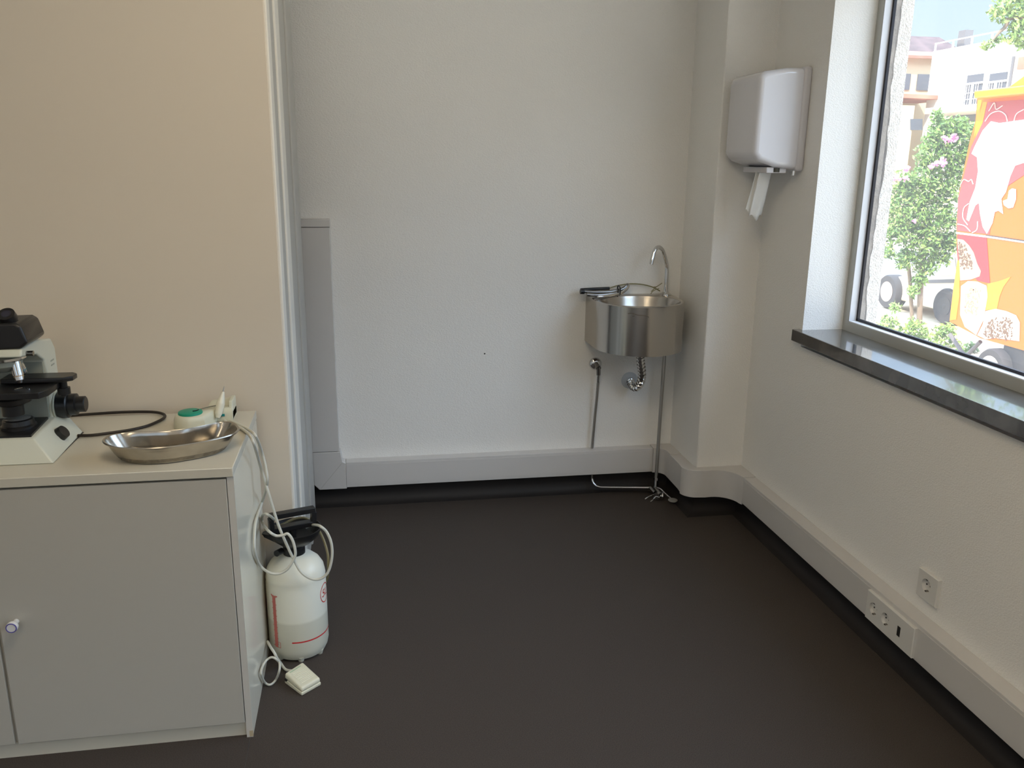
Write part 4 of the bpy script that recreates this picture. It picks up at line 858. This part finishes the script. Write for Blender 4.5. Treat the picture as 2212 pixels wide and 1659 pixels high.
# ---- foliage
def foliage(mb, blobs, dens, size, seed, nmin=10):
    rn = random.Random(seed)
    for (x, y, z, r) in blobs:
        for _ in range(int(dens * r * r) + nmin):
            d = Vector((rn.gauss(0, 1), rn.gauss(0, 1), rn.gauss(0, 1))).normalized() * r * (rn.random() ** .45)
            p = Vector((x, y, z)) + d
            s_ = size * rn.uniform(.6, 1.3)
            nrm = Vector((rn.uniform(-1, 1), rn.uniform(-1, .4), rn.uniform(-.2, 1.2))).normalized()
            u = nrm.orthogonal().normalized(); a = rn.uniform(0, 2 * PI); v_ = nrm.cross(u)
            u2 = u * math.cos(a) + v_ * math.sin(a); v2 = nrm.cross(u2)
            mb.add([p - u2 * s_, p + v2 * s_ * .42 + nrm * s_ * .12, p + u2 * s_, p - v2 * s_ * .42 + nrm * s_ * .12], [(0, 1, 2, 3)])
def blobs(pts3, rad, g=1.18): return [(p[0], p[1], p[2], r * g) for p, r in zip(pts3, rad)]
bu = thing('flowering_bush', 'tall leafy green bush dotted with pink blossoms, between the kiosk and the stone window edge', 'bush', (7.0, 10.0, -0.55))
k = .0062
fm = MB()
foliage(fm, blobs([(7.0515, 10.0000, 2.1241), (7.1044, 10.0000, 1.9877), (7.3443, 10.0000, 2.0084), (7.5251, 10.0000, 1.9671), (7.0619, 10.0000, 1.8488), (7.3268, 10.0000, 1.7970), (7.5714, 10.0000, 1.6881), (6.9510, 10.0000, 1.6525), (7.1689, 10.0000, 1.5708), (7.4737, 10.0000, 1.4890)], [12*k, 20*k, 20*k, 14*k, 22*k, 32*k, 22*k, 20*k, 32*k, 26*k]), 12000, .034, 1)
foliage(fm, blobs([(6.6936, 10.0000, 1.3127), (6.9864, 10.0000, 1.2863), (7.3193, 10.0000, 1.2311), (6.5503, 10.0000, 1.0562), (6.8065, 10.0000, 0.9707), (7.1442, 10.0000, 0.8842), (7.4068, 10.0000, 0.8842), (6.6622, 10.0000, 0.7103), (7.0241, 10.0000, 0.5920), (7.3630, 10.0000, 0.5314), (6.8615, 10.0000, 0.3567), (7.1671, 10.0000, 0.2946), (7.4242, 10.0000, 0.3522), (7.1187, 10.0000, 0.0850), (7.0343, 10.0000, -0.0651), (7.4865, 10.0000, 0.5900), (6.5881, 10.0000, 0.4473)], [24*k, 36*k, 32*k, 20*k, 34*k, 38*k, 22*k, 26*k, 36*k, 26*k, 20*k, 24*k, 14*k, 14*k, 12*k, 20*k, 16*k]), 12000, .034, 2)
fo_ = fm.part('foliage', [M_leaf, M_leaf2], bu, fix=False); fo_['kind'] = 'stuff'
for i, p in enumerate(fo_.data.polygons): p.material_index = (i * 7 % 5) < 2
tk = MB(); tk.tube([(7.1583, 10.0500, 0.5868), (7.1632, 10.0500, 0.1078), (7.1973, 10.0500, -0.2591)] + [([(7.2340, 10.0500, -0.5076)][0][0], 10.05, -.56)], .035, 10, 4); tk.part('trunk', M_bark, bu)
tk = MB(); tk.tube([(6.9330, 10.1000, 0.4643), (7.0313, 10.1000, 0.1026), (7.0955, 10.1000, -0.2040)] + [([(7.1677, 10.1000, -0.5157)][0][0], 10.1, -.56)], .024, 10, 4); tk.part('trunk', M_bark, bu)
rn = random.Random(5)
for p, s_ in zip([(7.1534, 9.7800, 1.8677), (7.0583, 9.7800, 1.8336), (7.0290, 9.7800, 1.8604), (7.0364, 9.7800, 1.5706), (6.9760, 9.7800, 1.5535), (6.9064, 9.7800, 1.5142), (6.5844, 9.7800, 1.4891), (6.4507, 9.7800, 1.3780), (6.5830, 9.7800, 1.3680), (7.1101, 9.7800, 1.8235), (6.7706, 9.7800, 0.8534)], [1.2, .7, .7, 1.2, 1.0, .8, .9, 1.1, .8, .6, .6]):
    fl = MB()
    for k_ in range(16):
        d = Vector((rn.gauss(0, 1), rn.gauss(0, 1), rn.gauss(0, 1))).normalized() * .045 * s_ * rn.random() ** .5; c_ = Vector(p) + d
        nrm = Vector((rn.uniform(-1, 1), -1, rn.uniform(-.5, 1))).normalized(); u = nrm.orthogonal().normalized(); v_ = nrm.cross(u); r_ = .020 * s_
        fl.add([c_ + r_ * (math.cos(t) * u + math.sin(t) * v_) + nrm * .006 * (i % 2) for i, t in enumerate([2 * PI * j / 6 for j in range(6)])], [tuple(range(6))])
    fl.part('blossom', M_petal, bu, fix=False)

tt_ = thing('tree', 'tree whose leafy green branch hangs into the top right corner of the window', 'tree', (9.6, 9.6, -0.55))
fm = MB(); k = .0060
foliage(fm, blobs([(7.4416, 9.6000, 3.2889), (7.6534, 9.6000, 3.1962), (7.3283, 9.6000, 3.2446), (7.6324, 9.6000, 3.0436), (7.3949, 9.6000, 2.9341), (7.2789, 9.6000, 2.8998), (7.7131, 9.6000, 3.3693), (7.5082, 9.6000, 3.3913), (7.8324, 9.6000, 3.0605), (7.8861, 9.6000, 3.2653), (7.7334, 9.6000, 2.9296)], [22*k, 26*k, 12*k, 22*k, 10*k, 8*k, 28*k, 18*k, 26*k, 30*k, 10*k]), 5000, .042, 8)
foliage(fm, [(8.9, 9.6, 3.9, .7), (9.6, 9.4, 4.3, .9), (9.7, 9.9, 3.6, .7)], 900, .07, 9)
fo2 = fm.part('foliage', M_leaf2, tt_, fix=False); fo2['kind'] = 'stuff'
MB().tube([(9.6, 9.6, -.56), (9.6, 9.62, 1.5), (9.45, 9.6, 2.9), (9.2, 9.6, 3.9)], lambda t: .16 - .08 * t, 12, 4).part('trunk', M_bark, tt_)
MB().tube([(9.45, 9.6, 2.8)] + [(7.7429, 9.6000, 3.2096), (7.4876, 9.6000, 3.0995), (7.3342, 9.6000, 2.9321)], lambda t: .045 - .035 * t, 8, 4).part('branch', M_bark, tt_)

for i, (cs, rr, nm, lb) in enumerate([
    ([(6.1867, 9.3000, -0.3720), (6.3067, 9.3000, -0.3459), (6.4409, 9.3000, -0.4178), (6.2369, 9.3000, -0.2873), (6.3411, 9.3000, -0.1469)], [.07, .09, .09, .06, .07], 'low_shrub', 'low yellowish shrub on the sandy ground beside the stone window edge'),
    ([(6.4979, 9.2000, -0.4165), (6.6198, 9.2000, -0.4021), (6.7246, 9.2000, -0.4791), (6.5476, 9.2000, -0.3320)], [.09, .10, .09, .08], 'low_shrub', 'low sparse shrub at the foot of the pink-flowered bush'),
    ([(6.6659, 8.9000, -0.4726), (6.7820, 8.9000, -0.4362), (6.9016, 8.9000, -0.5346), (6.7862, 8.9000, -0.3469), (6.6790, 8.9000, -0.3612)], [.09, .09, .09, .08, .07], 'low_shrub', 'low green shrub below the left corner of the kiosk'),
    ([(6.8197, 8.6000, -0.5502), (6.9171, 8.6000, -0.5969), (6.8904, 8.6000, -0.5082)], [.09, .08, .06], 'low_shrub', 'small green shrub between the kiosk draw bar and its wheel')]):
    fm = MB(); foliage(fm, blobs(cs, rr), 6500, .032, 20 + i)
    o = fm.build(nm, M_leaf2 if i != 3 else M_leaf, fix=False); tag(o, lb, 'shrub', 'low shrubs on the ground outside')

# ---- parked vehicle
vv = thing('car', 'pale dusty car parked behind the flowering bush, seen from the side', 'car', (8.4, 10.9, -0.55))
vp = [(7.7500, 11.8329, -0.5101), (7.7500, 11.8390, -0.2472), (7.7500, 11.7199, -0.1248), (7.7500, 11.2989, -0.0408), (7.7500, 10.9789, 0.2382), (7.7500, 10.2736, 0.4107), (7.7500, 9.9166, 0.4307)] + [(7.75, 9.2, .42), (7.75, 8.9, .1), (7.75, 8.9, -.40)]
zb_ = -.40
vp = [(7.75, vp[0][1], zb_)] + vp[1:]
MB().prism(vp, (1.5, 0, 0)).part('body', M_vehb, vv, bevel=0.03)
ub = [(7.7400, 10.8525, -0.0401), (7.7400, 10.1488, 0.0693), (7.7400, 10.1384, 0.0214), (7.7400, 10.8429, -0.0846)]; MB().prism(ub, (.01, 0, 0)).part('side_trim', M_conc, vv)
ub = [(7.7400, 10.8216, 0.0098), (7.7400, 10.7450, 0.2264), (7.7400, 10.2279, 0.3483), (7.7400, 10.1425, 0.1255)]; MB().prism(ub, (.008, 0, 0)).part('side_window', mat('pale car glass', (.62, .66, .72), .1), vv)
wq = [(7.7200, 11.5032, -0.3721)][0]; wheel(vv, (7.66, wq[1], -.30), .25, .15, .2, mat('dusty rim', (.30, .25, .22), .7))
wq = [(7.7200, 10.2430, -0.2374)][0]; wheel(vv, (7.70, wq[1], -.31), .24, .13, .2, M_chas)

# ---- buildings
rbld = thing('apartment_building', 'large pale cream building with barred windows and a grey chimney, behind the kiosk', 'building', (20, 19, -0.55))
MB().box((17, 13, -.56), (24, 24.72, 4.80)).part('wall', M_cwall, rbld)
def bwin(parent, y0, y1, z0, z1, x=17.0):
    f = MB(); f.box((x - .03, y0, z0), (x + .02, y1, z1)); fo3 = f.part('window', M_wgl, parent)
    f = MB(); t = .05
    zt = z0 + (z1 - z0) * .68
    f.box((x - .06, y0 - t, zt), (x - .03, y1 + t, zt + t)); f.box((x - .06, (y0 + y1) / 2 - .02, z0), (x - .03, (y0 + y1) / 2 + .02, zt))
    for k_ in range(1, 7): yy = y0 + (y1 - y0) * k_ / 7; f.box((x - .07, yy - .008, z0), (x - .06, yy + .008, zt))
    for zz in (z0 + .15, z0 + .32): f.box((x - .075, y0, zz), (x - .06, y1, zz + .015))
    f.part('window_bars', M_wfr, fo3)
bwin(rbld, 22.33, 22.97, 3.157, 3.97); bwin(rbld, 21.41, 22.06, 3.157, 3.93); bwin(rbld, 19.6, 20.3, 3.157, 3.93)
MB().box((16.95, 20.6, 3.95), (17.0, 21.05, 4.25)).part('shutter', M_tile, rbld)
MB().box((16.96, 21.22, 2.8), (17.0, 21.30, 4.3)).part('drain_pipe', M_conc, rbld)
MB().box((16.4, 20.0, 2.96), (17.0, 23.85, 3.12)).part('balcony_slab', M_cwall, rbld)
MB().box((16.97, 20.4, 2.2), (17.02, 23.7, 2.9)).part('dark_opening', M_wgl, rbld)
MB().box((17.15, 23.56, 4.80), (17.40, 23.86, 5.26)).part('chimney', M_conc, rbld)
rr_ = MB()
rr_.box((17.02, 20.5, 5.0), (17.06, 24.7, 5.03))
for k_ in range(6): yy = 24.68 - k_ * .8; rr_.box((17.02, yy - .02, 4.80), (17.06, yy + .02, 5.0))
rr_.part('roof_railing', M_wfr, rbld)
lbld = thing('house', 'pale yellow house with terracotta tiled eaves, left of the cream building', 'building', (16.5, 27.5, -0.55))
MB().box((12.0, 26.0, -.56), (19.5, 31.0, 4.78)).part('wall', M_ywall, lbld)
MB().hexa([(11.8, 25.7, 4.72), (19.7, 25.7, 4.72), (19.7, 26.5, 4.80), (11.8, 26.5, 4.80), (11.8, 25.7, 4.80), (19.7, 25.7, 4.80), (19.7, 26.5, 5.02), (11.8, 26.5, 5.02)]).part('eaves', M_tile, lbld)
MB().hexa([(11.8, 26.6, 4.95), (19.7, 26.6, 4.95), (19.7, 31.0, 4.95), (11.8, 31.0, 4.95), (11.8, 28.4, 5.75), (19.7, 28.4, 5.75), (19.7, 28.8, 5.75), (11.8, 28.8, 5.75)]).part('roof', M_btile, lbld)
for x0, x1 in ((16.95, 17.2), (17.45, 17.9)): MB().box((x0, 25.96, 3.80), (x1, 26.02, 4.28)).part('window', M_wgl, lbld)
MB().box((11.9, 24.3, -.56), (16.35, 26.0, 3.22)).part('porch', M_ywall, lbld)
ap = [(15.6753, 24.2000, 3.6164), (17.5449, 24.2000, 3.5032), (17.5617, 24.2000, 3.3983), (15.6933, 24.2000, 3.4873)]
MB().prism([(11.8, 24.15, ap[3][2])] + ap[2:3] + ap[1:2] + [(11.8, 24.15, ap[0][2])], (0, 1.8, 0)).part('porch_roof', M_tile, lbld)
aw = [(16.2480, 24.2800, 2.8346), (16.6446, 24.2800, 2.8419), (16.6919, 24.2800, 2.5232), (16.2939, 24.2800, 2.5167)]; MB().prism(aw, (0, .04, 0)).part('window', M_wgl, lbld)
